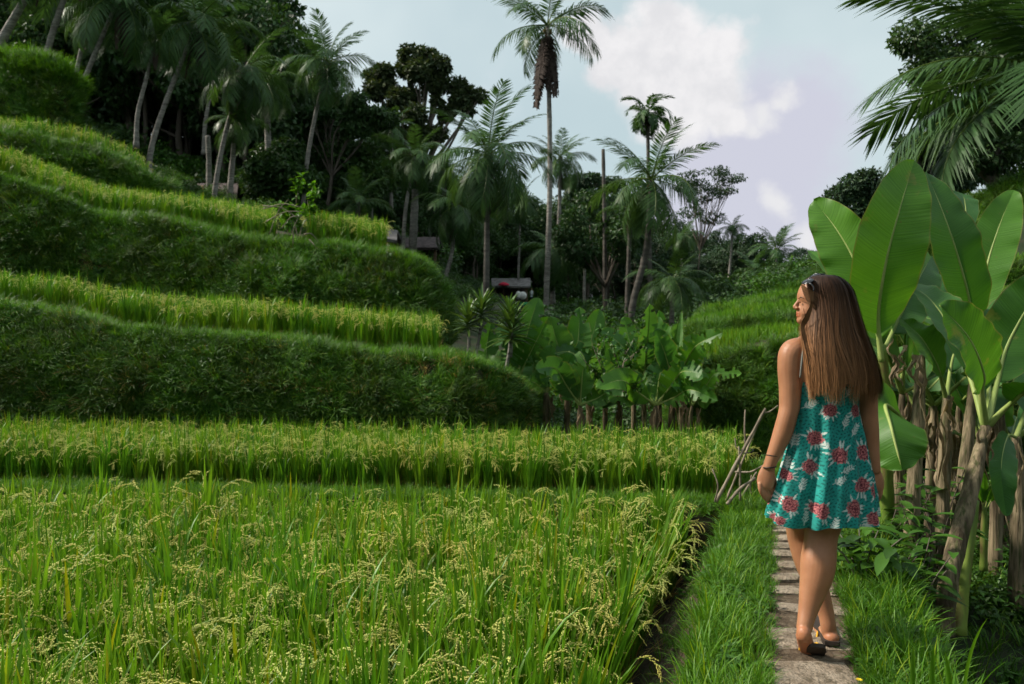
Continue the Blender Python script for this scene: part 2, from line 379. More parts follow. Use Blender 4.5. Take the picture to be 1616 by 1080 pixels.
# --- plant prototypes
def blade(mb, base, az, lean, length, width, droop, segs=5, mi=0, col=(1, 1, 1), fold=0.25, t0=0.0):
    t = np.linspace(0, 1, segs + 1); s = length / segs; ang = lean + droop * t ** 1.5
    d = np.array([math.cos(az), math.sin(az), 0]); side = np.array([-math.sin(az), math.cos(az), 0])
    st = np.stack([np.sin(ang)[:, None] * d + np.cos(ang)[:, None] * np.array([0, 0, 1.0])], 0)[0] * s
    c = np.asarray(base) + np.vstack([[0, 0, 0], np.cumsum(st[:-1], 0)])
    w = width * np.clip(np.sin(np.pi * (0.22 + 0.78 * t)) ** 0.8, 0.03, 1) * 0.5
    nrm = np.cross(st, side); nrm = unit(nrm)
    v = np.stack([c - side * w[:, None] + nrm * (w * fold)[:, None], c, c + side * w[:, None] + nrm * (w * fold)[:, None]], 1).reshape(-1, 3)
    mb.add(v, grid_faces(segs + 1, 3), mi, col); return c
def grain(mb, c, d, l, r, mi):
    d = unit(d); a = unit(np.cross(d, [0.3, 0.5, 0.8])); b = np.cross(d, a)
    v = np.array([c, c + d * l * .45 + a * r, c + d * l * .45 + b * r, c + d * l * .45 - a * r, c + d * l * .45 - b * r, c + d * l])
    mb.add(v, [[0, 2, 1], [0, 3, 2], [0, 4, 3], [0, 1, 4], [5, 1, 2], [5, 2, 3], [5, 3, 4], [5, 4, 1]], mi)
def rice_clump(seed, heavy=1.0, tall=0.62):
    r = np.random.default_rng(seed); mb = MB(); u = r.uniform
    for k in range(20):                                   # leaves, a few of them long flag leaves
        az = u(0, 6.28); rr = u(0, .05); h0 = u(.02, .22) if k > 7 else u(.10, .30) * tall / .62
        c = (1, 1, 1) if u() > .08 else ((1.9, 1.05, .7) if u() > .4 else (2.3, 1.3, 1.2))
        g = u(.72, 1.1); c = np.array(c) * g
        blade(mb, (rr * math.cos(az), rr * math.sin(az), h0), az + u(-.5, .5), u(.02, .16), (u(.28, .42) if k > 7 else u(.38, .48)) * tall / .62, u(.014, .023), u(.0, .3) if u() > .12 else u(.7, 1.4), 6, 0, c)
    for k in range(9):                                    # stems
        az = u(0, 6.28); blade(mb, (.03 * math.cos(az), .03 * math.sin(az), 0), az, u(.03, .12), tall * .62, .006, .1, 3, 0, (1.25, .95, .8))
    for k in range(7):                                    # dry base leaves
        az = u(0, 6.28); blade(mb, (.03 * math.cos(az), .03 * math.sin(az), u(0, .05)), az, u(.2, .7), u(.15, .3), .007, u(.5, 1.4), 4, 2)
    for k in range(int(round(2.5 * heavy))):              # drooping heads of grain: several strings of grains on an arched stalk
        az = u(0, 6.28); top = u(.70, .93) * tall; rr = u(.02, .08); n = 16; t = np.linspace(0, 1, n); bend = u(1.2, 2.4); ang = .12 + bend * t ** 1.2; L = u(.13, .19)
        d = np.array([math.cos(az), math.sin(az), 0]); st = np.sin(ang)[:, None] * d + np.cos(ang)[:, None] * np.array([0, 0, 1.0])
        c = np.array([rr * math.cos(az), rr * math.sin(az), top - .07]) + np.cumsum(st, 0) * L / n
        addtube(mb, np.vstack([[.02 * d[0], .02 * d[1], top * .45], c[::3]]), .0015, 3, 0, (1.3, 1.2, .9), caps=False)
        for q in range(5):
            i0 = 4 + 3 * q if q < 4 else n - 1; i0 = min(i0, n - 1); a2 = az + u(-.8, .8); e = np.array([math.cos(a2), math.sin(a2), 0]); m = 12 if q < 4 else 15; bl = u(.06, .09)
            tt = np.linspace(0, 1, m); an = ang[i0] + u(-.1, .25) + u(.3, .9) * tt; sg = np.sin(an)[:, None] * e + np.cos(an)[:, None] * np.array([0, 0, 1.0]); cc = c[i0] + np.cumsum(sg, 0) * bl / m
            for i in range(1, m):
                o = unit(r.normal(0, 1, 3)); grain(mb, cc[i] + o * .002, sg[i] + o * .28, u(.011, .0135), u(.0027, .0033), 1)
    return proto(mb, [M_rice, M_grain, M_straw])
RICE = [rice_clump(s, (.8, 1.15, 1.6, 1.15, .6, 1.15, 1.6)[s]) for s in range(7)]
YOUNG = [rice_clump(30 + s, 0) for s in range(3)]
def tuft(seed, n, lmin, lmax, w, spread, droop=(.3, 1.2), dry=.05, mat=None, tone=(.75, 1.15)):
    r = np.random.default_rng(seed); mb = MB(); u = r.uniform
    for k in range(n):
        az = u(0, 6.28); rr = u(0, spread); d = u(*droop)
        col = np.array([1, 1, 1]) * u(*tone) if u() > dry else np.array([2.4, 1.5, 1.2])
        blade(mb, (rr * math.cos(az), rr * math.sin(az), -.01), az + u(-1, 1), u(.02, .55), u(lmin, lmax), w * u(.7, 1.3), d, 5, 0, col)
    return proto(mb, [mat])
def flatleaf(mb, base, d, nrm, L, W, mi=0, col=(1, 1, 1), bend=.25, k=4):
    """a small broad leaf: pointed oval, creased along its midrib"""
    d = unit(d); s = unit(np.cross(d, nrm)); n = np.cross(s, d)
    t = np.linspace(0, 1, k + 1); c = np.asarray(base) + d * (t * L)[:, None] - n * (bend * L * t ** 2)[:, None]
    w = W * .5 * np.sin(np.pi * np.clip(t * .94 + .05, 0, 1)) ** .8
    v = np.stack([c - s * w[:, None] + n * (w * .3)[:, None], c, c + s * w[:, None] + n * (w * .3)[:, None]], 1).reshape(-1, 3)
    mb.add(v, grid_faces(k + 1, 3), mi, col)
def weed(seed, n=16, h=.22, leaf=.06, mat=None):
    r = np.random.default_rng(seed); mb = MB(); u = r.uniform
    for s in range(4):
        az = u(0, 6.28); top = np.array([math.cos(az) * u(.02, .1), math.sin(az) * u(.02, .1), h * u(.6, 1)])
        pts = catmull([[0, 0, 0], top * .5 + [0, 0, .02], top], 5); addtube(mb, pts, .002, 3, 0, (1, .8, .8), caps=False)
        for i in range(n // 4 + 2):
            t = u(.25, 1); p = pts[int(t * 4)]; a = u(0, 6.28)
            flatleaf(mb, p, [math.cos(a), math.sin(a), u(-.2, .6)], [0, 0, 1], leaf * u(.6, 1.3), leaf * u(.3, .6), 0, np.ones(3) * u(.7, 1.3))
    return proto(mb, [mat])
def fern(seed, mat):
    r = np.random.default_rng(seed); mb = MB(); u = r.uniform
    for k in range(7):
        az = u(0, 6.28); L = u(.15, .3); n = 9; t = np.linspace(0, 1, n); ang = u(.3, .7) + 1.3 * t
        d = np.array([math.cos(az), math.sin(az), 0]); st = np.sin(ang)[:, None] * d + np.cos(ang)[:, None] * np.array([0, 0, 1.]); c = np.cumsum(st, 0) * L / n
        sd = np.array([-d[1], d[0], 0])
        for i in range(1, n):
            for sg in (-1, 1): flatleaf(mb, c[i], sd * sg + st[i] * .5, np.cross(st[i], sd) * -1, L * .28 * (1.1 - t[i]), .012, 0, np.ones(3) * u(.8, 1.2), .1, 2)
    return proto(mb, [mat])
TURF = [tuft(20 + s, 26, .05, .14, .0045, .05, (.3, 1.4), .06, M_grass) for s in range(3)] + [tuft(30 + s, 18, .10, .24, .006, .04, (.5, 1.6), .04, M_grass) for s in range(3)] + [weed(40, 14, .10, .045, M_weed)]
BANK = ([tuft(50 + s, 34, .06, .16, .006, .07, (.4, 1.8), .05, M_bank, (.6, 1.2)) for s in range(3)] + [tuft(60 + s, 24, .12, .26, .006, .05, (.8, 1.9), .08, M_bank, (.6, 1.3)) for s in range(2)]
        + [tuft(56, 40, .04, .11, .007, .09, (.2, 1.4), .10, M_bank, (.5, 1.3)), tuft(57, 30, .05, .15, .005, .08, (.6, 2.0), .25, M_bank, (.6, 1.2)), tuft(58, 36, .05, .13, .005, .08, (.3, 1.6), .05, M_bank, (.7, 1.3)), weed(71, 24, .10, .035, M_weed)])
LIP = [tuft(90 + s, 30, .10, .26, .006, .07, (.5, 1.7), .03, M_grass, (.7, 1.15)) for s in range(3)]
gn_group('rice', RICE); gn_group('youngrice', YOUNG); gn_group('turf', TURF); gn_group('bank', BANK); gn_group('lip', LIP)

# --- the path on its embankment
PATH_C = np.array([[0.25, 0.30], [1.5, 0.70], [2.4, 1.0], [3.15, 1.25], [3.88, 1.50], [4.41, 1.68], [5.19, 1.95], [6.2, 2.32], [7.5, 2.9], [9.2, 3.9]])  # (depth, x)
def pathx(y): return np.interp(y, PATH_C[:, 0], PATH_C[:, 1])
def prail(off, z): return np.stack([PATH_C[:, 1] + off, PATH_C[:, 0] - off * .27, np.full(len(PATH_C), z)], -1)
emb = loft([prail(-.86, -.60), prail(-.62, -.30), prail(-.48, -.06), prail(-.20, 0.0), prail(.20, 0.0), prail(.45, -.04), prail(.62, -.25), prail(.95, -.80)], 160, [4, 4, 5, 6, 5, 4, 5], .012, 3.0, 5)
path = terr('path', emb, M_dirt)
soil = terr('paddy_field', loft([[[-9, -.5, -.56], [1.5, -.5, -.56]], [[-9, 6.6, -.56], [2.2, 6.6, -.56]]], 40, [30], .015, 4), M_soil)
STONE_Y = [2.62, 3.08, 3.46, 3.80, 4.06, 4.28, 4.47, 4.69, 4.86, 5.03, 5.22, 5.45, 5.68, 5.92, 6.18, 6.45]
def make_stones():
    for i, y in enumerate(STONE_Y):
        w = .33 if i > 3 else .36; d = (.30 if i < 2 else .24 if i < 3 else .11) ; x = pathx(y) + (.03 if i % 3 == 0 else -.01)
        n, m = 11, 7
        xs = np.linspace(-w / 2, w / 2, n); yy = np.linspace(-d / 2, d / 2, m); X, Y = np.meshgrid(xs, yy)
        e = np.minimum(np.minimum(w / 2 - abs(X), d / 2 - abs(Y)) / .02, 1)
        q = np.stack([X, Y, 0 * X], -1); jit = nz((q + [x, y, 0]).reshape(-1, 3), 14, 2).reshape(m, n) * .008
        Z = .008 + .010 * np.sqrt(e) + .004 * nz((q + [x, y, 0]).reshape(-1, 3), 9, 7).reshape(m, n)
        edge = e <= 0; X = X + np.where(edge, jit, 0) ; Y = Y + np.where(edge, jit, 0)
        sk = math.radians(U(-6, 6) - 4); top = np.stack([X * math.cos(sk) - Y * math.sin(sk), X * math.sin(sk) + Y * math.cos(sk), Z], -1)
        ring = np.concatenate([top[0], top[1:, -1], top[-1, ::-1][1:], top[::-1, 0][1:-1]]); low = ring.copy(); low[:, 2] = -.02
        mb = MB(); mb.add(top + [x, y, 0], grid_faces(m, n)); k = len(ring)
        mb.add(np.vstack([ring, low]) + [x, y, 0], grid_faces(2, k, True)); mb.build('paving_stone', M_stone, path)
make_stones()

# --- bund between the two lower fields, second field behind it
BX = np.array([-7.0, -4.4, -2.2, 0.0, 1.4, 2.2]); BY = np.array([6.75, 6.50, 6.30, 6.10, 5.95, 5.9])
def brail(dy, z): return np.stack([BX, BY + dy, np.full(6, z)], -1)
bund = loft([brail(-.22, -.60), brail(-.16, -.10), brail(-.06, .0), brail(.22, .0), brail(.32, -.06), np.stack([BX, BY + 3.2, np.full(6, -.08)], -1)], 120, [5, 3, 4, 3, 8], .014, 3, 9)
terr('field_bank', bund, M_bankearth)

# --- terraces: rails are base, mid, top edge, and back; columns run left to right in the photo
def terrace(cols, back, amp, seed, m=110):
    base = PL([(x, yb, zb + .35 * (zt - zb)) for x, yb, zb, yt, zt in cols]); top = PL([(x, yt, zt) for x, yb, zb, yt, zt in cols])
    mid = base * .45 + top * .55 + np.stack([0 * base[:, 0], -.12 * np.ones(len(base)), .06 * np.ones(len(base))], -1)
    bk = np.array([[t[0] * (t[1] + b[1]) / t[1] + b[0], t[1] + b[1], t[2] + b[2]] for t, b in zip(top, back)])
    g = loft([base, mid, top, bk], m, [9, 8, 8], amp, 1.5, seed)
    n = grid_normals(g); d = amp * 1.3 * nz(g.reshape(-1, 3) * [1, 1, 1.6], .75, seed + 7).reshape(g.shape[:2]); wgt = np.zeros(26); wgt[1:17] = 1; wgt[0] = .3; wgt[17:20] = .5
    return g + n * (d * wgt[:, None])[..., None]
TA = terrace([(-330, 700, 8.3, 452, 8.9), (-120, 705, 8.2, 465, 8.8), (0, 708, 8.0, 482, 8.7), (100, 708, 7.9, 497, 8.6), (200, 708, 7.8, 521, 8.5), (300, 710, 7.75, 535, 8.4), (420, 712, 7.7, 547, 8.35), (540, 714, 7.6, 560, 8.25), (650, 716, 7.55, 567, 8.2), (730, 718, 7.5, 573, 8.15), (785, 718, 7.7, 592, 8.4), (830, 715, 8.3, 612, 8.9), (848, 695, 9.4, 622, 9.9), (850, 650, 11.5, 600, 12)],
             [(0, 5, .1)] * 9 + [(-.3, 4.5, 0), (-.8, 4.2, 0), (-1.2, 3.2, 0), (-1.4, 2.2, 0), (-1.5, .6, 0)], .07, 21, 150)
TB = terrace([(-330, 470, 11.2, 200, 12.6), (-120, 478, 11.3, 235, 12.6), (0, 485, 11.3, 272, 12.4), (90, 490, 11.3, 310, 12.5), (150, 500, 11.3, 337, 12.6), (250, 505, 11.3, 354, 12.6), (350, 515, 11.2, 370, 12.5), (450, 522, 11.1, 388, 12.4), (560, 532, 11.0, 403, 12.3), (640, 538, 11.0, 416, 12.2), (678, 545, 11.1, 432, 12.4), (704, 548, 11.8, 468, 12.9), (710, 535, 13.2, 488, 13.8), (706, 500, 15.5, 470, 15.6)],
             [(0, 4.5, .75)] * 9 + [(-.2, 4, .5), (-.6, 3.6, .4), (-1.2, 2.8, .3), (-1.4, 2.0, .2), (-1.3, .6, 0)], .10, 31, 150)
TC = terrace([(-300, 225, 16.2, 165, 17.2), (-100, 240, 16.2, 195, 17.0), (0, 252, 16.2, 215, 16.9), (60, 270, 16.2, 222, 16.8), (130, 290, 16.2, 238, 16.8), (200, 305, 16.3, 258, 16.8), (245, 312, 16.4, 282, 16.9), (268, 315, 17.0, 298, 17.4), (272, 312, 19, 296, 19.3)],
             [(0, 5, .9)] * 4 + [(-.1, 4.5, .8), (-.4, 3.8, .5), (-.7, 3, .3), (-.8, 2, .1), (-.6, .5, 0)], .09, 41)
TD = terrace([(-300, 195, 21.5, 60, 22.6), (-100, 205, 21.5, 78, 22.5), (0, 212, 21.5, 88, 22.4), (60, 215, 21.4, 92, 22.3), (100, 218, 21.5, 104, 22.3), (120, 218, 22.3, 128, 22.8), (126, 215, 24, 140, 24.2), (122, 215, 27, 150, 27)],
             [(0, 5, .5)] * 3 + [(-.2, 4.5, .4), (-.6, 4, .3), (-1, 3, .2), (-1.1, 2, .1), (-1, .5, 0)], .12, 51)
R1 = terrace([(1048, 640, 13.5, 575, 14), (1050, 690, 11.2, 580, 12.2), (1075, 708, 9.9, 576, 11.0), (1120, 712, 9.4, 570, 10.6), (1180, 712, 9.3, 560, 10.5), (1250, 710, 9.3, 548, 10.4), (1400, 705, 9.3, 535, 10.3), (1750, 700, 9.2, 515, 10.2)],
             [(.5, .5, 0), (.9, 2, .1), (.8, 3.2, .15)] + [(.3, 4.2, .2)] * 5, .13, 61)
R2 = terrace([(1080, 550, 17, 520, 17.3), (1082, 555, 15, 522, 15.6), (1100, 560, 13.9, 521, 14.4), (1160, 556, 13.7, 514, 14.2), (1240, 546, 13.6, 503, 14.1), (1400, 530, 13.5, 488, 14), (1750, 520, 13.4, 470, 13.9)],
             [(.4, .5, 0), (.7, 2, .1), (.6, 3, .1)] + [(.3, 5, .25)] * 4, .08, 71)
R3 = terrace([(1106, 520, 21, 499, 21.3), (1108, 522, 19.2, 497, 19.8), (1125, 522, 18.2, 495, 18.8), (1170, 518, 18, 488, 18.5), (1240, 512, 17.9, 478, 18.4), (1400, 490, 17.8, 440, 18.4), (1750, 470, 17.6, 400, 18.2)],
             [(.4, .6, 0), (.8, 2, 0), (.6, 3, 0)] + [(.3, 4, .15)] * 4, .08, 81)
R4 = terrace([(1130, 504, 27, 496, 27.5), (1135, 506, 25, 493, 25.8), (1165, 505, 23.2, 486, 24.5), (1215, 497, 22.8, 470, 24.2), (1265, 490, 22.6, 448, 24.4), (1350, 470, 22.4, 385, 25), (1480, 455, 22, 330, 25.5), (1620, 440, 21.5, 278, 25.5), (1800, 430, 21, 230, 25.5)],
             [(.5, .6, 0), (.8, 2, 0), (1, 4, 0)] + [(.5, 6, .1)] * 6, .10, 91)
for g in (TA, TB, TC, TD, R1, R2, R3, R4): terr('terrace', g, M_bankearth)

# --- rice crops
def jitter_rows(x0, x1, y0, y1, sp):
    X, Y = np.meshgrid(np.arange(x0, x1, sp), np.arange(y0, y1, sp)); X = X.ravel() + U(-.45, .45, X.size) * sp; Y = Y.ravel() + U(-.45, .45, Y.size) * sp; return X, Y
def plant_front_field():
    X, Y = jitter_rows(-4.6, 1.6, 1.75, 6.1, .108)
    edge = pathx(Y) - .98 + .07 * np.sin(Y * 5); k = (X < edge) & (Y < np.interp(X, BX, BY) - .15) & (abs(X) < Y * .72 + .5)
    X, Y, e = X[k], Y[k], (edge - X)[k]
    s = U(.92, 1.10, len(X)) * np.where(U(0, 1, len(X)) < .10, U(1.08, 1.25, len(X)), 1); up = np.tile([0, 0, 1.], (len(X), 1)); up[:, 0] += np.where(e < .2, U(.05, .4, len(X)), 0)
    scatter('rice_crop', 'rice', np.stack([X, Y, np.full(len(X), -.55)], -1), s, up, None, .06, 'ripening rice filling the near field beside the path', 'rice')
plant_front_field()
def plant_second_field():
    X, Y = jitter_rows(-6.6, 2.3, 6.0, 8.4, .10)
    f = np.interp(X, BX, BY); k = (Y > f + .22) & (Y < f + 1.5 + np.clip(-X, 0, 5) * .06) & (X < pathx(Y) - .55)
    X, Y = X[k], Y[k]
    scatter('rice_crop', 'rice', np.stack([X, Y, np.full(len(X), -.10)], -1), U(.66, .82, len(X)), None, rng.choice([1, 2, 3, 5, 6], len(X)), .05, 'rice standing behind the low grass bund, its stems showing', 'rice')
plant_second_field()
def crop_on(g, n, r0, r1, s, label, xr=(-500, 2200), cut=None, key='rice'):
    p, nr = on_grid(g, n, r0, r1); px = p[:, 0] / p[:, 1] * F + 808; k = (px > xr[0]) & (px < xr[1])
    if cut: k &= ~((px > cut[0]) & (px < cut[1]))
    p = p[k]; scatter('rice_crop', key, p - [0, 0, .04], U(s * .88, s * 1.12, len(p)), None, rng.choice([1, 2, 3, 5, 6], len(p)) if key == 'rice' else None, .06, label, 'rice')
crop_on(TA, 1500, 18, 23, .74, 'rice on the lowest hillside terrace', (-400, 692))
crop_on(TB, 2300, 18, 24, .82, 'rice on the broad middle terrace below the palms', (-400, 606), (432, 486))
crop_on(TC, 800, 18, 24, .85, 'rice on the upper left terrace', (-300, 232))
crop_on(R1, 900, 18, 23, .5, 'young rice on the lowest terrace of the right slope', key='youngrice')
crop_on(R2, 900, 18, 23, .5, 'young rice on the second terrace of the right slope', key='youngrice')
crop_on(R3, 700, 18, 23, .55, 'young rice on the third terrace of the right slope', key='youngrice')

# --- grass and weeds
def grow(g, n, rows, key, s, label, lean=.7, name='grass_cover', tilt=.25):
    p, nr = on_grid(g, n, *rows)
    if key == 'bank':
        k = nz(p * [1, 1, 2.0], 1.9, 17) + .5 * nz(p, 5, 18) > -.72; p, nr = p[k], nr[k]
    scatter(name, key, p, U(s * .7, s * 1.3, len(p)), nr * lean + np.array([0, 0, 1 - lean * .6]), None, tilt, label, 'grass')
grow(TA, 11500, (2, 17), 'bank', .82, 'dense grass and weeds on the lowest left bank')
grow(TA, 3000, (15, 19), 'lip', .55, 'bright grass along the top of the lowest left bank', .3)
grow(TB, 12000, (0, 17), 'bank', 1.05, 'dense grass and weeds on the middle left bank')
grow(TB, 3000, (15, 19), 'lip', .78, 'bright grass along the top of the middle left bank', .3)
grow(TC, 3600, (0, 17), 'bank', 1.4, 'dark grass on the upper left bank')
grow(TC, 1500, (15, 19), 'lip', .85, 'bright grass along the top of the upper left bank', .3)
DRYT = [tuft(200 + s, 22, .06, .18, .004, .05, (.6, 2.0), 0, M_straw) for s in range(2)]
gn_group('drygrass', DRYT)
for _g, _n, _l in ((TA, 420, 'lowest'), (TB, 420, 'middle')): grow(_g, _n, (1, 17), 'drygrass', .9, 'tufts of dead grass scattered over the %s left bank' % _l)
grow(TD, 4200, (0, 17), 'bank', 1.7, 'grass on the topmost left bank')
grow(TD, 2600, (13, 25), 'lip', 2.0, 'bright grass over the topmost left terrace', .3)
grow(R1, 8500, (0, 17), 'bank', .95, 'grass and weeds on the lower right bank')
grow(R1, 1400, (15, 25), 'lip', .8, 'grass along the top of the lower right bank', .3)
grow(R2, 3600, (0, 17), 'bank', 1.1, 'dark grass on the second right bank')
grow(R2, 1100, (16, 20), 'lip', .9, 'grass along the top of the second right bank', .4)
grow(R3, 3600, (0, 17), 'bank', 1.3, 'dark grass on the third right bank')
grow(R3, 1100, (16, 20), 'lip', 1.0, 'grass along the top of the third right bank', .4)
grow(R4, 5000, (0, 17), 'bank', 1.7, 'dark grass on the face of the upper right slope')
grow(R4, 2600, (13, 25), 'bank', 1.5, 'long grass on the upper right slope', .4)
grow(bund, 4200, (6, 13), 'turf', .45, 'short turf on the low bund between the rice fields', .3)
grow(emb, 350, (2, 8), 'turf', .6, 'grass hanging into the dark ditch beside the rice', .6)
def verge():
    p, nr = on_grid(emb, 15000, 8, 32); off = p[:, 0] - pathx(p[:, 1])
    bare = .165 + .03 * nz(p, 6, 8); k = (abs(off) > bare) & (off < .56 + .07 * nz(p, 3, 9)) & (p[:, 1] < 7.5) & (p[:, 1] > 1.9)
    k |= (abs(off) < .17) & (U(0, 1, len(p)) < .05) & (p[:, 1] > 3.9)
    p, nr, off = p[k], nr[k], off[k]
    s = np.interp(abs(off), [.1, .2, .45], [.35, .6, 1.0]) * U(.7, 1.3, len(p)) * np.where(off > .2, 1.0, .80)
    scatter('verge_grass', 'turf', p, s, nr * .3 + [0, 0, .8], None, .22, 'lush green grass along both sides of the stone path', 'grass')
verge()

# ------------------------------------------------------------------ broadleaf trees
def leaf_quads(mb, c, d, nrm, L, W, col):
    """many small leaves at once: c,d,nrm (k,3); each is a creased rhombus of four triangles' worth of quads"""
    d = unit(d); s = unit(np.cross(d, nrm)); n = np.cross(s, d); k = len(c); L = np.broadcast_to(L, (k,))[:, None]; W = np.broadcast_to(W, (k,))[:, None]
    v = np.stack([c, c + d * L * .5 + s * W * .5 + n * W * .12, c + d * L - n * L * .12, c + d * L * .5 - s * W * .5 + n * W * .12], 1).reshape(-1, 3)
    b = np.arange(k)[:, None] * 4; f = np.concatenate([b + [0, 1, 2], b + [0, 2, 3]], 0)
    mb.add(v, f, 0, np.repeat(col, 4, 0))
def crown_leaves(mb, clumps, n, L, r, flat=1.0, tone=(.6, 1.35)):
    """leaves in clumps (centre, radius) - denser near each clump's surface, uneven in tone"""
    cl = np.array([list(c) + [q] for c, q in clumps]); w = cl[:, 3] ** 2; pick = r.choice(len(cl), n, p=w / w.sum())
    d = unit(r.normal(size=(n, 3))); rad = r.uniform(.25, 1, n) ** .45 * (1 + .22 * nz(d * 2 + cl[pick, :3] * 3, 1.7, 4))
    off = d * rad[:, None] * cl[pick, 3:4]; off[:, 2] *= flat
    p = cl[pick, :3] + off
    dirs = unit(d * .5 + r.normal(0, .6, (n, 3)) + [0, 0, -.35]); nr = unit(d * .6 + r.normal(0, .5, (n, 3)) + [0, 0, .7])
    tn = r.uniform(*tone, n) * (1 + .18 * nz(p, 1.1 / max(cl[:, 3].mean(), .1), 6)); col = np.stack([tn * r.uniform(.85, 1.2, n), tn, tn * r.uniform(.8, 1.1, n)], -1)
    leaf_quads(mb, p, dirs, nr, r.uniform(.7, 1.3, n) * L, r.uniform(.4, .65, n) * L, col)
def limbs(mb, base, h, r, rad, nl=7, spread=.35, crown0=.4, mi=0, bend=.06):
    """tapered trunk with limbs; returns limb ends"""
    top = np.array([r.normal(0, bend), r.normal(0, bend), 1.0]) * h
    tr = catmull([[0, 0, -.04 * h], [r.normal(0, bend) * h * .5, r.normal(0, bend) * h * .5, .3 * h], top * .62, top * .86], 9) + base
    addtube(mb, tr, np.linspace(rad, rad * .35, 9), 7, mi, lump=.12); ends = [tr[-1]]
    for k in range(nl):
        t = crown0 + (.95 - crown0) * (k + r.uniform(0, .8)) / nl; i = min(int(t / .86 * 8), 8); a = 2.4 * k + r.uniform(-.5, .5)
        ln = spread * h * r.uniform(.65, 1.1) * (1.15 - .5 * t); e = tr[i] + np.array([math.cos(a) * ln, math.sin(a) * ln, ln * r.uniform(.35, .9)])
        m = (tr[i] + e) / 2 + [0, 0, -.08 * ln]; pts = catmull([tr[i], m, e], 6); addtube(mb, pts, np.linspace(rad * .42, rad * .12, 6), 5, mi, caps=False); ends.append(e)
        for q in range(2):
            a2 = a + r.uniform(-1, 1); e2 = pts[3] + np.array([math.cos(a2), math.sin(a2), r.uniform(.2, .9)]) * ln * .45; addtube(mb, catmull([pts[3], (pts[3] + e2) / 2, e2], 4), np.linspace(rad * .22, rad * .07, 4), 4, mi, caps=False); ends.append(e2)
    return ends
def tree_proto(seed, n, style):
    r = np.random.default_rng(seed); mb = MB(); tb = MB()
    if style == 'tall':   ends = limbs(tb, np.zeros(3), 1, r, .016, 7, .26, .42); cl = [(e, r.uniform(.075, .14)) for e in ends]
    elif style == 'round': ends = limbs(tb, np.zeros(3), 1, r, .02, 8, .36, .25); cl = [(e, r.uniform(.10, .17)) for e in ends]
    elif style == 'flat': ends = limbs(tb, np.zeros(3), .9, r, .014, 8, .42, .55); cl = [(e, r.uniform(.08, .13)) for e in ends]
    else:                 ends = [np.array([r.uniform(-.4, .4), r.uniform(-.4, .4), r.uniform(.12, .75)]) for _ in range(16)]; cl = [(e, r.uniform(.13, .25)) for e in ends]
    crown_leaves(mb, cl, n, .034 if style != 'bush' else .085, r, .45 if style == 'flat' else .8)
    for a, b in zip(tb.v, tb.c): pass
    base = mb.n; nv = 0
    for v, f, c in zip(tb.v, tb.f, tb.c): pass
    V = np.vstack(tb.v) if tb.v else None
    if V is not None:
        mb.v.append(V); mb.c.append(np.ones((len(V), 3))); mb.uv.append(np.zeros((len(V), 2)))
        for f in tb.f: mb.f.append(f + base); mb.m.append(np.ones(len(f)))
        mb.n += len(V)
    return mb
TREEP = [proto(tree_proto(100 + s, 5200, ['tall', 'round', 'tall', 'round'][s]), [M_tree, M_bark]) for s in range(4)]
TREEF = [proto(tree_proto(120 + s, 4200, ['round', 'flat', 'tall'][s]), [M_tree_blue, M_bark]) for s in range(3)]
BUSHP = [proto(tree_proto(140 + s, 900, 'bush'), [M_tree, M_bark]) for s in range(3)] + [proto(tree_proto(150 + s, 700, 'bush'), [M_weed, M_bark]) for s in range(2)]
gn_group('foresttree', TREEP); gn_group('fartree', TREEF); gn_group('bush', BUSHP)
SKY_X = [-400, 380, 436, 470, 560, 640, 700, 780, 900, 1000, 1100, 1180, 1262, 1300, 1390, 1470, 1616, 2000]
SKY_Y = [-330, -40, 40, 130, 210, 235, 240, 275, 305, 320, 340, 372, 400, 360, 320, 120, -60, -200]
def forest(n, xr, zr, key, label, drop=(0, 130), low=2.5, name='forest'):
    x = U(*xr, n); Z = U(*zr, n); ok = ~((x > 755) & (x < 875) & (Z < 66)); x, Z = x[ok], Z[ok]; n = len(x); X = (x - 808) / F * Z; g = hill(X, Z)
    yt = np.interp(x, SKY_X, SKY_Y) + U(*drop, n); top = EYE + (HORIZON - yt) / F * Z; h = top - g - .3
    k = h > low; X, Z, g, h = X[k], Z[k], g[k], np.minimum(h[k], 24)
    w = np.where(h > 9, .85, 1.15)
    scatter(name, key, np.stack([X, Z, g - .1], -1), np.stack([h * w, h * w, h], -1), None, None, .03, label, 'trees')
forest(190, (-350, 520), (40, 66), 'foresttree', 'dark forest rising behind the left terraces', (0, 200))
forest(100, (430, 900), (48, 80), 'foresttree', 'dark forest behind the palms in the middle', (0, 130))
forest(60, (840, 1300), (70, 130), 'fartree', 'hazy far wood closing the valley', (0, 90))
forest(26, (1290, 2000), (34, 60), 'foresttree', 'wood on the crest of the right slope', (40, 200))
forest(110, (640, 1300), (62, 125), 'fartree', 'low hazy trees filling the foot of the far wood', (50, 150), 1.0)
def sky_blocking_trees():
    # unseen trees added behind and beside the viewer to hold back sky light
    n = 130; a = U(math.radians(195), math.radians(372), n); d = U(15, 38, n); X, Y = d * np.cos(a), d * np.sin(a); h = U(6, 10, n) * d / 22
    scatter('forest', 'foresttree', np.stack([X, Y, np.full(n, -.8)], -1), np.stack([h, h, h], -1), None, None, .03, 'unseen trees added behind the viewer to cut down the sky light', 'trees', everywhere=True)
sky_blocking_trees()
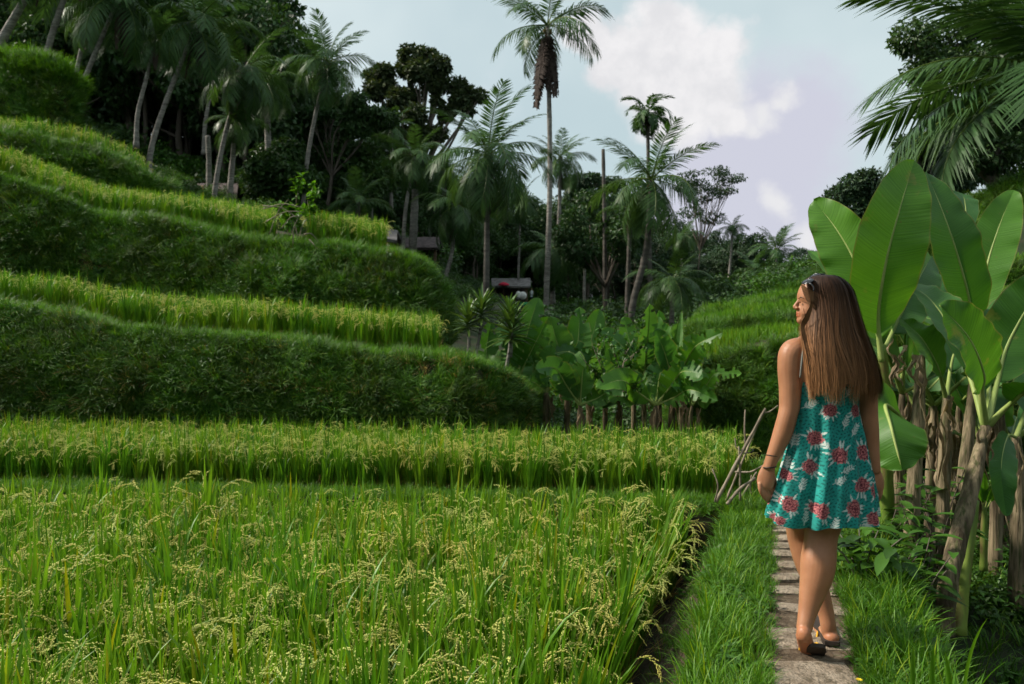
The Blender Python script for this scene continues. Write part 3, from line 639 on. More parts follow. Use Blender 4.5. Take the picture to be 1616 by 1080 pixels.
def undergrowth():
    x = U(-300, 1300, 2000); Z = U(17.5, 85, 2000); X = (x - 808) / F * Z; g = hill(X, Z)
    dense = (x < 1085) | (Z > 34); X, Z, g = X[dense], Z[dense], g[dense]
    k = (X < -1.0) | (Z > 26); X, Z, g = X[k], Z[k], g[k]
    px = X / Z * F + 808; clear = ((px > 770) & (px < 862) & (Z < 62)) | ((px > 1000) & (Z < 30)); X, Z, g, px = X[~clear], Z[~clear], g[~clear], px[~clear]
    s = U(.9, 2.6, len(X)) * np.interp(Z, [19, 60], [.7, 1.2]) * np.where((px > 690) & (px < 900) & (Z < 60), .38, 1) * np.where((px < 700) & (Z < 37), .42, 1); scatter('undergrowth', 'bush', np.stack([X, Z, g - .15], -1), np.stack([s * 1.3, s * 1.3, s], -1), None, None, .1, 'dark shrubby undergrowth beneath the forest trees', 'shrubs')
    n = 150; x = U(235, 480, n); Y = U(17.2, 30, n); X = (x - 808) / F * Y; s = U(.45, .95, n) * np.where((x > 295) & (x < 390), .4, 1)
    scatter('undergrowth', 'bush', np.stack([X, Y, hill(X, Y) - .1], -1), np.stack([s * 1.4, s * 1.4, s], -1), None, None, .1, 'low shrubs on the slope behind the end of the upper left terrace', 'shrubs')
    n = 170; x = U(835, 1095, n); Y = U(11.3, 26, n); X = (x - 808) / F * Y; s = U(.5, 1.0, n) * np.interp(Y, [11, 26], [.75, 1.7])
    scatter('undergrowth', 'bush', np.stack([X, Y, hill(X, Y) - .1], -1), np.stack([s * 1.3, s * 1.3, s], -1), None, None, .1, 'dark shrubs filling the gully behind the banana grove', 'shrubs')
    n = 240; X = U(2.2, 9, n); Y = U(5.5, 12, n); keep = (X > pathx(Y) + .9); X, Y = X[keep], Y[keep]
    s = U(.25, .7, len(X)); scatter('undergrowth', 'bush', np.stack([X, Y, hill(X, Y) - .05], -1), np.stack([s * 1.3, s * 1.3, s], -1), None, U(3, 5, len(X)).astype(int), .1, 'shaded weeds and shrubs beneath the banana stems on the right', 'shrubs')
    n = 500; X = U(1.6, 5.5, n); Y = U(1.6, 7, n); keep = (X > pathx(Y) + .75); X, Y = X[keep], Y[keep]
    scatter('ground_cover', 'bank', np.stack([X, Y, np.full(len(X), -.77)], -1), U(.8, 1.8, len(X)), None, None, .2, 'dark weeds on the low shaded ground right of the path', 'weeds')
undergrowth()

def broad_tree(label, base_px, Z, top_y, clumps, leaf, n, mat, seed, trunk_px=None, limb_to=None, rad=.18, flat=.8, name='broadleaf_tree', tone=(.6, 1.35)):
    """tree whose crown is a set of clumps given as photo pixel, radius px, depth offset m"""
    r = np.random.default_rng(seed); b = P(*base_px, Z); b[2] = min(b[2], float(hill(b[0], b[1]))) if trunk_px is None else b[2]
    t = thing(name, label, 'tree', b)
    cl = [(P(x, y, Z + dz), rp / F * Z) for x, y, rp, dz in clumps]
    tb = MB(); cen = np.mean([c for c, _ in cl], 0); fork = b + (cen - b) * .55
    tr = catmull([b - [0, 0, .4], b + (fork - b) * .5 + r.normal(0, .03, 3) * np.linalg.norm(fork - b), fork], 9); addtube(tb, tr, np.linspace(rad, rad * .6, 9), 8, lump=.15)
    for c, q in cl:
        m = (fork + c) / 2 + [0, 0, -.06 * np.linalg.norm(c - fork)] + r.normal(0, .05, 3) * np.linalg.norm(c - fork)
        lb = catmull([tr[-2], m, c], 7); addtube(tb, lb, np.linspace(rad * .5, rad * .1, 7), 6, caps=False)
        for k in range(3):
            e = c + unit(r.normal(size=3)) * q * .7; addtube(tb, catmull([lb[4], (lb[4] + e) / 2, e], 4), np.linspace(rad * .2, rad * .05, 4), 4, caps=False)
    tb.build('trunk', M_bark, t)
    mb = MB(); crown_leaves(mb, cl, n, leaf, r, flat, tone); mb.build('crown', mat, t, False); return t
def blobset(cx, cy, w, h, k, r0, seed, dz=2.0):
    r = np.random.default_rng(seed); o = []
    for i in range(k):
        a = r.uniform(0, 6.28); q = r.uniform(0, 1) ** .5; o.append((cx + math.cos(a) * q * w / 2, cy + math.sin(a) * q * h / 2, r.uniform(.7, 1.25) * r0, r.uniform(-dz, dz)))
    return o
broad_tree('tall dark tree with rounded clumps of leaves against the pale sky', (652, 330), 58, 0,
           [(648, 88, 19, 0), (672, 92, 20, 1), (694, 104, 18, 0), (660, 112, 19, -1), (640, 108, 14, 0), (606, 114, 16, 0), (590, 120, 15, 1), (592, 142, 17, 0), (612, 135, 14, 0), (722, 135, 15, 0), (742, 150, 16, 1), (758, 152, 11, 0), (724, 158, 15, 0), (690, 135, 15, 0), (676, 130, 13, 0), (630, 155, 18, -1), (652, 150, 14, 0), (655, 180, 17, -2), (612, 180, 16, 0), (704, 178, 14, 0), (738, 172, 11, 0), (690, 160, 10, 0), (665, 215, 22, -1), (630, 215, 22, 0), (600, 215, 20, 0), (690, 210, 16, 0)], .40, 15000, M_olive, 201, rad=.4, tone=(.55, 1.25))
broad_tree('big leafy tree at the top left whose branch reaches into the sky', (330, 200), 42, 0,
           [(300, 20, 60, 0), (360, 30, 55, 1), (400, 55, 45, 0), (425, 25, 34, 0), (448, 8, 20, 0), (415, 95, 40, 1), (350, 90, 50, -1), (250, 60, 60, 0), (330, 150, 50, 0), (470, 15, 11, 0), (430, 110, 30, 1)], .30, 17000, M_tree, 202, rad=.3)
broad_tree('dark spreading tree in the far left corner behind the terraces', (120, 150), 40, 0, blobset(60, 30, 260, 110, 14, 45, 3), .32, 14000, M_tree, 203, rad=.28)
broad_tree('dark tree between the two leaning palms on the left', (205, 240), 42, 0, blobset(190, 90, 150, 150, 14, 36, 4), .30, 13000, M_tree, 204, rad=.25)
broad_tree('round dark bushy tree above the brown hut', (440, 345), 34, 0, blobset(440, 275, 90, 80, 12, 26, 5, 1.2), .26, 9000, M_tree, 205, rad=.16)
broad_tree('feathery tree with pale forked trunk behind the leaning palm', (508, 320), 40, 0, blobset(530, 185, 150, 70, 13, 24, 6), .24, 9000, M_tree, 206, rad=.14, flat=.5)
broad_tree('dense dark tree right of the leaning palm', (560, 330), 42, 0, blobset(570, 275, 100, 90, 12, 28, 7), .3, 9000, M_tree, 207, rad=.2)
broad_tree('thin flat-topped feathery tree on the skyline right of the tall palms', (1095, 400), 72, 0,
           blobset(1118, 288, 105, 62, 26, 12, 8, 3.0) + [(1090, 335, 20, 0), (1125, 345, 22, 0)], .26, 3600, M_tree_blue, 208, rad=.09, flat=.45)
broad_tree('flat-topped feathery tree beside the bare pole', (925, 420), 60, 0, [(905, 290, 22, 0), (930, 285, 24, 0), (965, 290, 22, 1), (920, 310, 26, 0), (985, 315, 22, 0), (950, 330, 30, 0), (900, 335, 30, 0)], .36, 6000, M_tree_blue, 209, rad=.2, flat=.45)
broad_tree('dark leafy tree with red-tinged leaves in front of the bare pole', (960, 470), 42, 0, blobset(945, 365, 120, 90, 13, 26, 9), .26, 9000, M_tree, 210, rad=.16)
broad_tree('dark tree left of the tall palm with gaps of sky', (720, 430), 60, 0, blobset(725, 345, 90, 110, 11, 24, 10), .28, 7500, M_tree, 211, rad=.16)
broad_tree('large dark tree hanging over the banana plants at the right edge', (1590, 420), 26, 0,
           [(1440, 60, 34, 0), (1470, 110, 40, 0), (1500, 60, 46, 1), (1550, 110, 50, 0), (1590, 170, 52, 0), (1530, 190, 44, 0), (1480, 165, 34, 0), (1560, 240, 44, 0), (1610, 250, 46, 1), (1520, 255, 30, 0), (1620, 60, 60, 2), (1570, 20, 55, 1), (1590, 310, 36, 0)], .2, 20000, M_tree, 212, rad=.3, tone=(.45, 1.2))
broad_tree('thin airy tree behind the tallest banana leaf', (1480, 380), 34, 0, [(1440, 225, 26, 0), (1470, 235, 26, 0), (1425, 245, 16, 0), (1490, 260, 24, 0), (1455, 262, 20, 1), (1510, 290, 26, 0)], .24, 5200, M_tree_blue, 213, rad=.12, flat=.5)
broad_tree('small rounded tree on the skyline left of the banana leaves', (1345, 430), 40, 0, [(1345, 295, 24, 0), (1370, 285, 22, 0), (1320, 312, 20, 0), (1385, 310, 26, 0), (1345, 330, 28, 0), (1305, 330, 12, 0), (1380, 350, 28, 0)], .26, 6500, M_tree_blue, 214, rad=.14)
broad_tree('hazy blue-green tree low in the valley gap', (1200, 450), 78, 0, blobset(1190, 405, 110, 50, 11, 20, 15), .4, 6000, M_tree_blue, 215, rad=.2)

# ------------------------------------------------------------------ palms
def frond_mesh(name, seed, sag, n=34, lw=.022, droopy=.5, mats=None, ll=.24):
    """unit-length frond along +X: arched rachis with two rows of leaflets"""
    r = np.random.default_rng(seed); mb = MB(); t = np.linspace(0, 1, 15); ang = -sag * t ** 1.6
    st = np.stack([np.cos(ang), 0 * t, np.sin(ang)], -1) / 15; c = np.vstack([[0, 0, 0], np.cumsum(st, 0)]); tt = np.linspace(0, 1, 16)
    addtube(mb, c, np.interp(tt, [0, .1, 1], [.016, .010, .002]), 5, 0, (1.9, 1.35, .8), caps=False)
    for i in range(n):
        u = .13 + .87 * (i + .5) / n; j = u * 15; k = min(int(j), 14); p = c[k] + (c[k + 1] - c[k]) * (j - k); d = unit(c[k + 1] - c[k]); up = np.array([-d[2], 0, d[0]])
        L = ll * (math.sin(math.pi * (.12 + .80 * u)) ** .7) * 1.05
        for s in (-1, 1):
            if r.uniform() < .05: continue
            fw = .35 + .9 * u ** 2; sd = np.array([0, s, 0]); dr = unit(sd * 1.0 + d * fw + up * (.28 - .2 * droopy) + r.normal(0, .07, 3)); LL = L * r.uniform(.85, 1.1)
            q = np.array([p, p + dr * LL * .5, p + dr * LL * .95]); g = droopy * LL * r.uniform(.6, 1.2); q[1, 2] -= g * .28; q[2, 2] -= g * .9
            w = unit(np.cross(dr, up)) * lw * .5 * r.uniform(.8, 1.2)
            v = np.array([q[0] - w * .5, q[0] + w * .5, q[1] + w, q[1] - w, q[2]]); tn = r.uniform(.7, 1.25)
            mb.add(v, [[0, 1, 2, 3]], 0, (tn, tn, tn)); mb.f.append(np.array([[3, 2, 4]]) + mb.n - 5); mb.m.append(np.zeros(1))
    return mb.mesh(name, mats, False)
FROND = [frond_mesh('frond', 300, .65, 42, .018, .45, [M_palm], .25), frond_mesh('frond', 301, 1.25, 42, .018, .85, [M_palm], .26), frond_mesh('frond', 302, 1.75, 42, .018, 1.1, [M_palm], .26), frond_mesh('frond', 303, 1.0, 42, .018, 1.05, [M_palm], .27)]
FROND_DEAD = frond_mesh('frond', 305, .06, 30, .03, .3, [M_palmdry], .13)
FROND_BIG = [frond_mesh('frond', 310 + k, (.7, 1.1, 1.3)[k], 85, .013, (.5, .7, .9)[k], [M_palm], .26) for k in range(3)]
FROND_AREC = [frond_mesh('frond', 320 + k, (1.5, 2.0)[k], 20, .055, .55, [M_palm], .30) for k in range(2)]
def put(o, loc, az, el, roll, s, parent):
    o.parent = parent; o.location = Vector(loc) - parent.location
    q = Quaternion((0, 0, 1), az) @ Quaternion((0, 1, 0), -el) @ Quaternion((1, 0, 0), roll)
    o.rotation_mode = 'QUATERNION'; o.rotation_quaternion = q; o.scale = (s, s, s); COL.objects.link(o); return o
def palm(label, crown_px, base_px, Z, fl, n=22, seed=0, rad=None, els=(-.75, 1.25), dead=0, nuts=0, bend=0.0, meshes=None, bark=None, name='coconut_palm', deadlen=.8, Zb=None, azs=None):
    r = np.random.default_rng(500 + seed); b = P(base_px[0], base_px[1], Zb or Z); c = P(crown_px[0], crown_px[1], Z)
    L = fl / F * Z; t = thing(name, label, 'palm', b); rad = rad or .0055 * Z
    rad = rad / 1.0
    h = c - b; mid = b + h * .5 + np.array([bend / F * Z, 0, 0]); pts = catmull([b - [0, 0, 1.2], b + h * .08, mid, c], 26)
    rr = np.interp(np.linspace(0, 1, 26), [0, .06, .2, 1], [1.5, 1.15, 1.0, .68]) * rad * (1 + .05 * np.sin(np.arange(26) * 2.6))
    tb = MB(); addtube(tb, pts, rr, 9, lump=.05); tb.build('trunk', bark or M_palmbark, t)
    ms = meshes or FROND; n = n + 2 if ms is FROND else n
    for i in range(n):
        q = (i + .5) / n; az = (i * 2.39996 + r.uniform(-.25, .25)) if azs is None else azs[i % len(azs)] + r.uniform(-.2, .2)
        el = els[1] + (els[0] - els[1]) * q ** .9 + r.uniform(-.12, .12)
        m = ms[0] if el > .6 else (ms[min(1, len(ms) - 1)] if el > .1 else ms[r.integers(min(1, len(ms) - 1), len(ms))])
        o = bpy.data.objects.new('frond', m); put(o, c + np.array([0, 0, .02 * L]), az, el, r.uniform(-.3, .3), L * r.uniform(.85, 1.12), t)
    for i in range(dead):
        o = bpy.data.objects.new('dead_frond', FROND_DEAD if ms is FROND else ms[-1]); put(o, c - [0, 0, .04 * L], r.uniform(0, 6.28), r.uniform(-1.52, -1.3), r.uniform(-.5, .5), L * r.uniform(.7, 1.1) * deadlen, t)
        o.material_slots[0].link = 'OBJECT'; o.material_slots[0].material = M_palmdry
    for i in range(nuts):
        a = r.uniform(0, 6.28); nb = MB(); addell(nb, c + np.array([math.cos(a) * .05 * L, math.sin(a) * .05 * L, -.07 * L - .03 * L * r.uniform()]), np.array([.028, .028, .034]) * L, 8, 6)
        nb.build('coconut', M_nut, t)
    return t
M_nut = solid('coconut_husk', (0.16, 0.10, 0.03), (0.22, 0.17, 0.06), 3, .6)
palm('leaning palm with pale trunk rising from the shrub on the middle terrace', (516, 100), (474, 352), 33, 76, 24, 1, .11, (-.95, 1.35), 3, 7, -6)
palm('tallest palm with a thick skirt of dead brown fronds under its crown', (864, 42), (862, 512), 35, 100, 13, 2, .145, (-.55, 1.3), 13, 6, 5, deadlen=1.2)
palm('broad palm standing below the slender areca palm on the skyline', (1028, 285), (996, 500), 30, 108, 18, 3, .15, (-.9, 1.35), 3, 4, 8, bark=M_darkbark)
palm('slender areca palm with a small tufted crown above the broad palm', (1022, 178), (1026, 455), 40, 46, 15, 4, .13, (-.9, 1.3), 3, 0, 0, FROND_AREC, M_darkbark, 'areca_palm', .8)
palm('large full-crowned palm with long arching fronds left of the tallest palm', (770, 245), (767, 495), 28, 112, 25, 5, .13, (-1.0, 1.3), 4, 5, 0, bark=M_darkbark)
palm('leaning palm with pale trunk just above the end of the middle terrace', (655, 248), (634, 408), 36, 64, 20, 6, .11, (-.9, 1.2), 3, 4, -4)
palm('small palm with thin trunk below the rounded dark tree', (619, 200), (617, 300), 46, 42, 14, 7, .11, (-.9, 1.2), 1)
palm('palm half hidden directly behind the trunk of the tallest palm', (884, 250), (872, 452), 50, 56, 20, 8, .16, (-.9, 1.3), 4, 0, 4)
palm('big drooping palm with blue-green fronds above the brown hut', (385, 112), (336, 312), 28, 92, 22, 9, .10, (-1.2, 1.0), 5, 5, -5)
palm('leaning palm whose crown merges with the dark trees top left', (312, 36), (233, 250), 26, 105, 18, 10, .10, (-.9, 1.2), 3, 0, -4)
palm('leaning palm beside the end of the topmost terrace', (188, -4), (108, 198), 25.5, 105, 18, 11, .095, (-.9, 1.2), 3, 0, -3)
palm('pale palm trunk leaning behind the topmost terrace, its crown above the picture', (128, -90), (72, 92), 25.5, 115, 16, 12, .115, (-.6, 1.2), 1)
palm('thick pale palm trunk leaning at the far left edge of the top', (75, -70), (-6, 85), 25.5, 125, 16, 13, .15, (-.6, 1.2), 1)
palm('small far palm standing alone above the valley wood', (1157, 358), (1150, 445), 72, 26, 18, 14, .13, (-.8, 1.1), 2)
palm('spiky bluish palm on the far skyline at the end of the valley', (1226, 395), (1222, 460), 66, 46, 18, 15, .12, (-.3, 1.4), 0)
palm('second spiky bluish palm low on the far skyline', (1190, 425), (1190, 470), 62, 40, 16, 16, .12, (-.5, 1.3), 0)
palm('palm with straight grey trunk behind the drooping palm', (420, 130), (424, 262), 34, 66, 18, 17, .16, (-.9, 1.2), 2)
palm('palm with thin pale trunk bending down to the slope left of the broad palm', (722, 325), (697, 468), 36, 70, 18, 18, .12, (-1, 1.1), 2, 0, 4)
palm('low feathery palm with hanging fronds right of the tallest palm', (872, 392), (872, 470), 44, 70, 18, 19, .14, (-1.2, .9), 0)
palm('low arching palm at the edge of the wood above the banana grove', (1062, 442), (1060, 520), 32, 72, 16, 20, .12, (-.6, 1.1), 0)
palm('slim palm trunk beside the brown hut on the left', (372, 190), (362, 318), 30, 60, 14, 21, .13, (-1.1, 1.0), 2)
palm('dark young palm among the shrubs behind the middle terrace', (565, 320), (562, 392), 33, 62, 14, 22, .12, (-.2, 1.35), 0, bark=M_darkbark)
palm('dark young palm under the small thin-trunked palm', (430, 345), (430, 372), 36, 50, 12, 23, .12, (-.2, 1.3), 0, bark=M_darkbark)
palm('tall dark palm in front of the areca trunk with upright fronds', (995, 330), (990, 480), 33, 60, 10, 24, .12, (.2, 1.5), 2, bark=M_darkbark)
palm('near palm at the upper right whose long fronds hang into the sky', (1700, 135), (1725, 620), 11.5, 375, 9, 25, .15, (-.30, 1.0), 0, 0, 0, FROND_BIG, None, 'coconut_palm', 1, None, [3.0, 2.6, 3.5, 2.2, 3.25, 4.0])
for i, (cx, cy, bx, by, Zp, fl, lab) in enumerate([(246, 62, 215, 190, 33, 62, 'slender palm between the leaning palms at the upper left'), (350, 52, 322, 205, 37, 58, 'slender palm behind the big drooping palm'), (452, 172, 446, 300, 44, 48, 'thin palm left of the leaning palm with the pale trunk'), (590, 232, 586, 340, 47, 44, 'thin palm below the left side of the rounded dark tree'), (700, 268, 694, 390, 50, 46, 'small palm left of the large full-crowned palm'), (822, 318, 818, 430, 56, 44, 'small palm left of the tallest trunk above the thatched hut'), (925, 352, 922, 450, 54, 44, 'short palm left of the bare pole'), (1078, 372, 1074, 450, 58, 40, 'short palm right of the broad palm'), (140, 20, 118, 130, 33, 66, 'shaded palm behind the topmost terrace')]):
    palm(lab, (cx, cy), (bx, by), Zp, fl, 16, 40 + i, .10, (-1.0, 1.2), 2)
def pole(label, x0, y0, x1, y1, Z, r0, r1, name='dead_palm_trunk', mat=None):
    b, c = P(x0, y0, Z), P(x1, y1, Z); pts = catmull([b - [0, 0, .5], (b + c) / 2 + [.02 * Z / 30, 0, 0], c], 20)
    mb = MB(); addtube(mb, pts, np.linspace(r0, r1, 20) * (1 + .06 * np.sin(np.arange(20) * 2.3)), 9, lump=.1); o = mb.build(name, mat or M_darkbark); tag(o, label, 'trunk'); return o
pole('bare dead palm trunk standing like a pole against the sky', 955, 480, 952, 236, 42, .13, .10)
pole('thick pale trunk beside the leaning palm above the middle terrace', 649, 412, 655, 300, 37, .22, .17, 'pale_trunk', M_palmbark)
pole('thin grey trunk rising beside the brown hut', 330, 305, 328, 215, 31, .12, .1, 'pale_trunk', M_palmbark)

# ------------------------------------------------------------------ banana plants
def banana_mat(name, c1, c2, transl):
    m, nt, N, L, out = newmat(name)
    uv = N.new('ShaderNodeUVMap'); sp = N.new('ShaderNodeSeparateXYZ'); L.new(uv.outputs[0], sp.inputs[0])
    ab = N.new('ShaderNodeMath'); ab.operation = 'ABSOLUTE'; L.new(sp.outputs[1], ab.inputs[0])
    # side veins sweep a little towards the tip
    sk = N.new('ShaderNodeMath'); sk.operation = 'MULTIPLY_ADD'; L.new(ab.outputs[0], sk.inputs[0]); sk.inputs[1].default_value = -0.06; L.new(sp.outputs[0], sk.inputs[2])
    cb = N.new('ShaderNodeCombineXYZ'); L.new(sk.outputs[0], cb.inputs[0])
    def vein(scale):
        n = N.new('ShaderNodeTexNoise'); n.noise_dimensions = '3D'; n.inputs['Scale'].default_value = scale; n.inputs['Detail'].default_value = 2; L.new(cb.outputs[0], n.inputs['Vector']); return n.outputs[0]
    oi = N.new('ShaderNodeObjectInfo')
    c = cmix(nt, oi.outputs['Random'], c1, c2)
    c = cmix(nt, maprange(nt, vein(90), .35, .65), c, cmix(nt, 1.0, c, (1.42, 1.35, 1.25), 'MULTIPLY'))
    c = cmix(nt, maprange(nt, nnoise(nt, 3, 5), .3, .7), c, cmix(nt, 1.0, c, (.72, .80, .7), 'MULTIPLY'))
    c = cmix(nt, maprange(nt, nnoise(nt, 7, 6), .64, .72, 0, .7), c, (.20, .22, .05))
    c = cmix(nt, maprange(nt, nnoise(nt, 26, 3), .70, .74, 0, .6), c, (.16, .11, .04))
    edge = maprange(nt, ab.outputs[0], .94, 1.0, 0, .7); c = cmix(nt, edge, c, (.22, .20, .06))
    p = N.new('ShaderNodeBsdfPrincipled'); L.new(c, p.inputs['Base Color']); p.inputs['Roughness'].default_value = .46; p.inputs['Specular IOR Level'].default_value = .4
    b = N.new('ShaderNodeBump'); b.inputs['Strength'].default_value = .35; b.inputs['Distance'].default_value = .008; L.new(vein(60), b.inputs['Height']); L.new(b.outputs[0], p.inputs['Normal'])
    tr = N.new('ShaderNodeBsdfTranslucent'); L.new(cmix(nt, 1.0, c, (1.35, 1.3, .5), 'MULTIPLY'), tr.inputs[0]); L.new(b.outputs[0], tr.inputs['Normal'])
    ms = N.new('ShaderNodeMixShader'); ms.inputs[0].default_value = transl; L.new(p.outputs[0], ms.inputs[1]); L.new(tr.outputs[0], ms.inputs[2]); L.new(ms.outputs[0], out.inputs[0]); return m
M_banana = banana_mat('banana_leaf', (.045, .14, .016), (.085, .22, .022), .38)
M_bananadk = banana_mat('banana_leaf_dark', (.042, .135, .030), (.085, .20, .046), .34)
M_midrib = solid('leaf_midrib', (.22, .30, .07), (.32, .38, .12), 8, .5)
def banana_leaf(ctrl, W, parent, normal=(0, -1, .15), fold=.25, mat=None, wave=.03, tears=0, seed=0, stalk=.0, rib=True, prof=(.12, .55), curl=0.0, nu=44, nv=9):
    """ctrl: world points base->tip of the midrib; the blade starts after `stalk` (fraction)"""
    r = np.random.default_rng(900 + seed); c = catmull(ctrl, nu); L = np.linalg.norm(np.diff(c, axis=0), axis=1).sum()
    t = np.linspace(0, 1, nu); tg = unit(np.gradient(c, axis=0)); nr = np.asarray(normal, float); nr = nr - (tg @ nr)[:, None] * tg; nr = unit(nr); sd = np.cross(tg, nr)
    u = np.clip((t - stalk) / (1 - stalk), 0, 1); i0 = int(stalk * (nu - 1))
    w = W * .5 * np.clip(np.sin(np.pi * u ** .82), 0, 1) ** .52; w = np.where(u >= 1, .012 * W, w)
    mb = MB(); uu, cc, ww, tt, nn, ss = u[i0:], c[i0:], w[i0:], tg[i0:], nr[i0:], sd[i0:]; m = len(cc)
    for s in (-1, 1):
        v = np.linspace(0, 1, nv); ph = r.uniform(0, 6.28); ripple = wave * W * np.sin(uu * r.uniform(16, 24) + ph)[:, None] * v[None] ** 1.5 + .6 * wave * W * np.sin(uu * 47 + ph)[:, None] * v[None] ** 3
        up = np.sin(fold) * v - curl * v ** 2; out = np.cos(fold) * v
        q = cc[:, None] + s * ss[:, None] * (out[None] * ww[:, None])[..., None] + nn[:, None] * (up[None] * ww[:, None] + ripple)[..., None] + tt[:, None] * (ww[:, None] * .18 * v[None] ** 1.5)[..., None]
        uvs = np.stack([np.repeat(uu[:, None] * L, nv, 1), np.repeat((s * v)[None], m, 0)], -1).reshape(-1, 2); f = grid_faces(m, nv)
        if tears:
            cut = r.choice(np.arange(3, m - 3), min(tears, m - 7), replace=False); keep = np.ones((m - 1, nv - 1), bool)
            for k in cut:
                d = r.integers(1, nv - 2); keep[k, d:] = False
            f = f[keep.ravel()]
        mb.add(q, f if s > 0 else f[:, ::-1], 0, None, uvs)
    o = mb.build('leaf', mat or M_banana, parent)
    if rib:
        rb = MB(); addtube(rb, c - nr * .004, np.interp(t, [0, max(stalk, .02), 1], [.024, .016, .003]) * min(W / .40, 1.0), 7); rb.build('midrib', M_midrib, o)
    return o
def stem(px, rad, parent, mat=None, name='stem', lump=.14, seed=0):
    pts = catmull(px, 18); mb = MB(); v, fs = tube(pts, np.interp(np.linspace(0, 1, 18), [0, .1, .75, 1], [1.2, 1.05, .85, .5]) * rad, 16, True, lump, seed)
    mb.add(v, fs[0]); [mb.f.append(f) or mb.m.append(np.zeros(len(f))) for f in fs[1:]]
    return mb.build(name, mat or M_banstem, parent)
def dry_strip(p, L, W, parent, seed=0, drift=(0, 0), name='dry_leaf'):
    """a withered leaf hanging in crumpled folds"""
    r = np.random.default_rng(700 + seed); n, m = 26, 15; t = np.linspace(0, 1, n); v = np.linspace(-1, 1, m); p = np.asarray(p, float); a = r.uniform(0, 6.28); W = W * .62
    s = np.array([math.cos(a), math.sin(a) * .5, 0]); c = p + np.stack([t * drift[0] + .02 * np.sin(t * 7 + a), t * drift[1], -t * L], -1)
    w = W * .5 * (np.sin(np.pi * (.12 + .84 * t)) ** .6)[:, None] * (1 + .3 * np.sin(t * 19 + a) * np.sin(t * 7 + 2 * a))[:, None]; w = w * np.where(v[None] < 0, 1, .8 + .3 * np.sin(t * 31 + a)[:, None])
    q = c[:, None] + s * (v[None] * w * .6)[..., None] + np.array([-s[1], s[0], 0]) * (.20 * w * np.sin(v[None] * 6 + 4 * t[:, None] + a) + .10 * w * np.sin(v[None] * 13 - 7 * t[:, None] + 2 * a))[..., None]
    q[..., 2] += .10 * w * np.sin(v[None] * 9 + t[:, None] * 11 + a); mb = MB(); mb.add(q, grid_faces(n, m)); return mb.build(name, M_dry, parent)

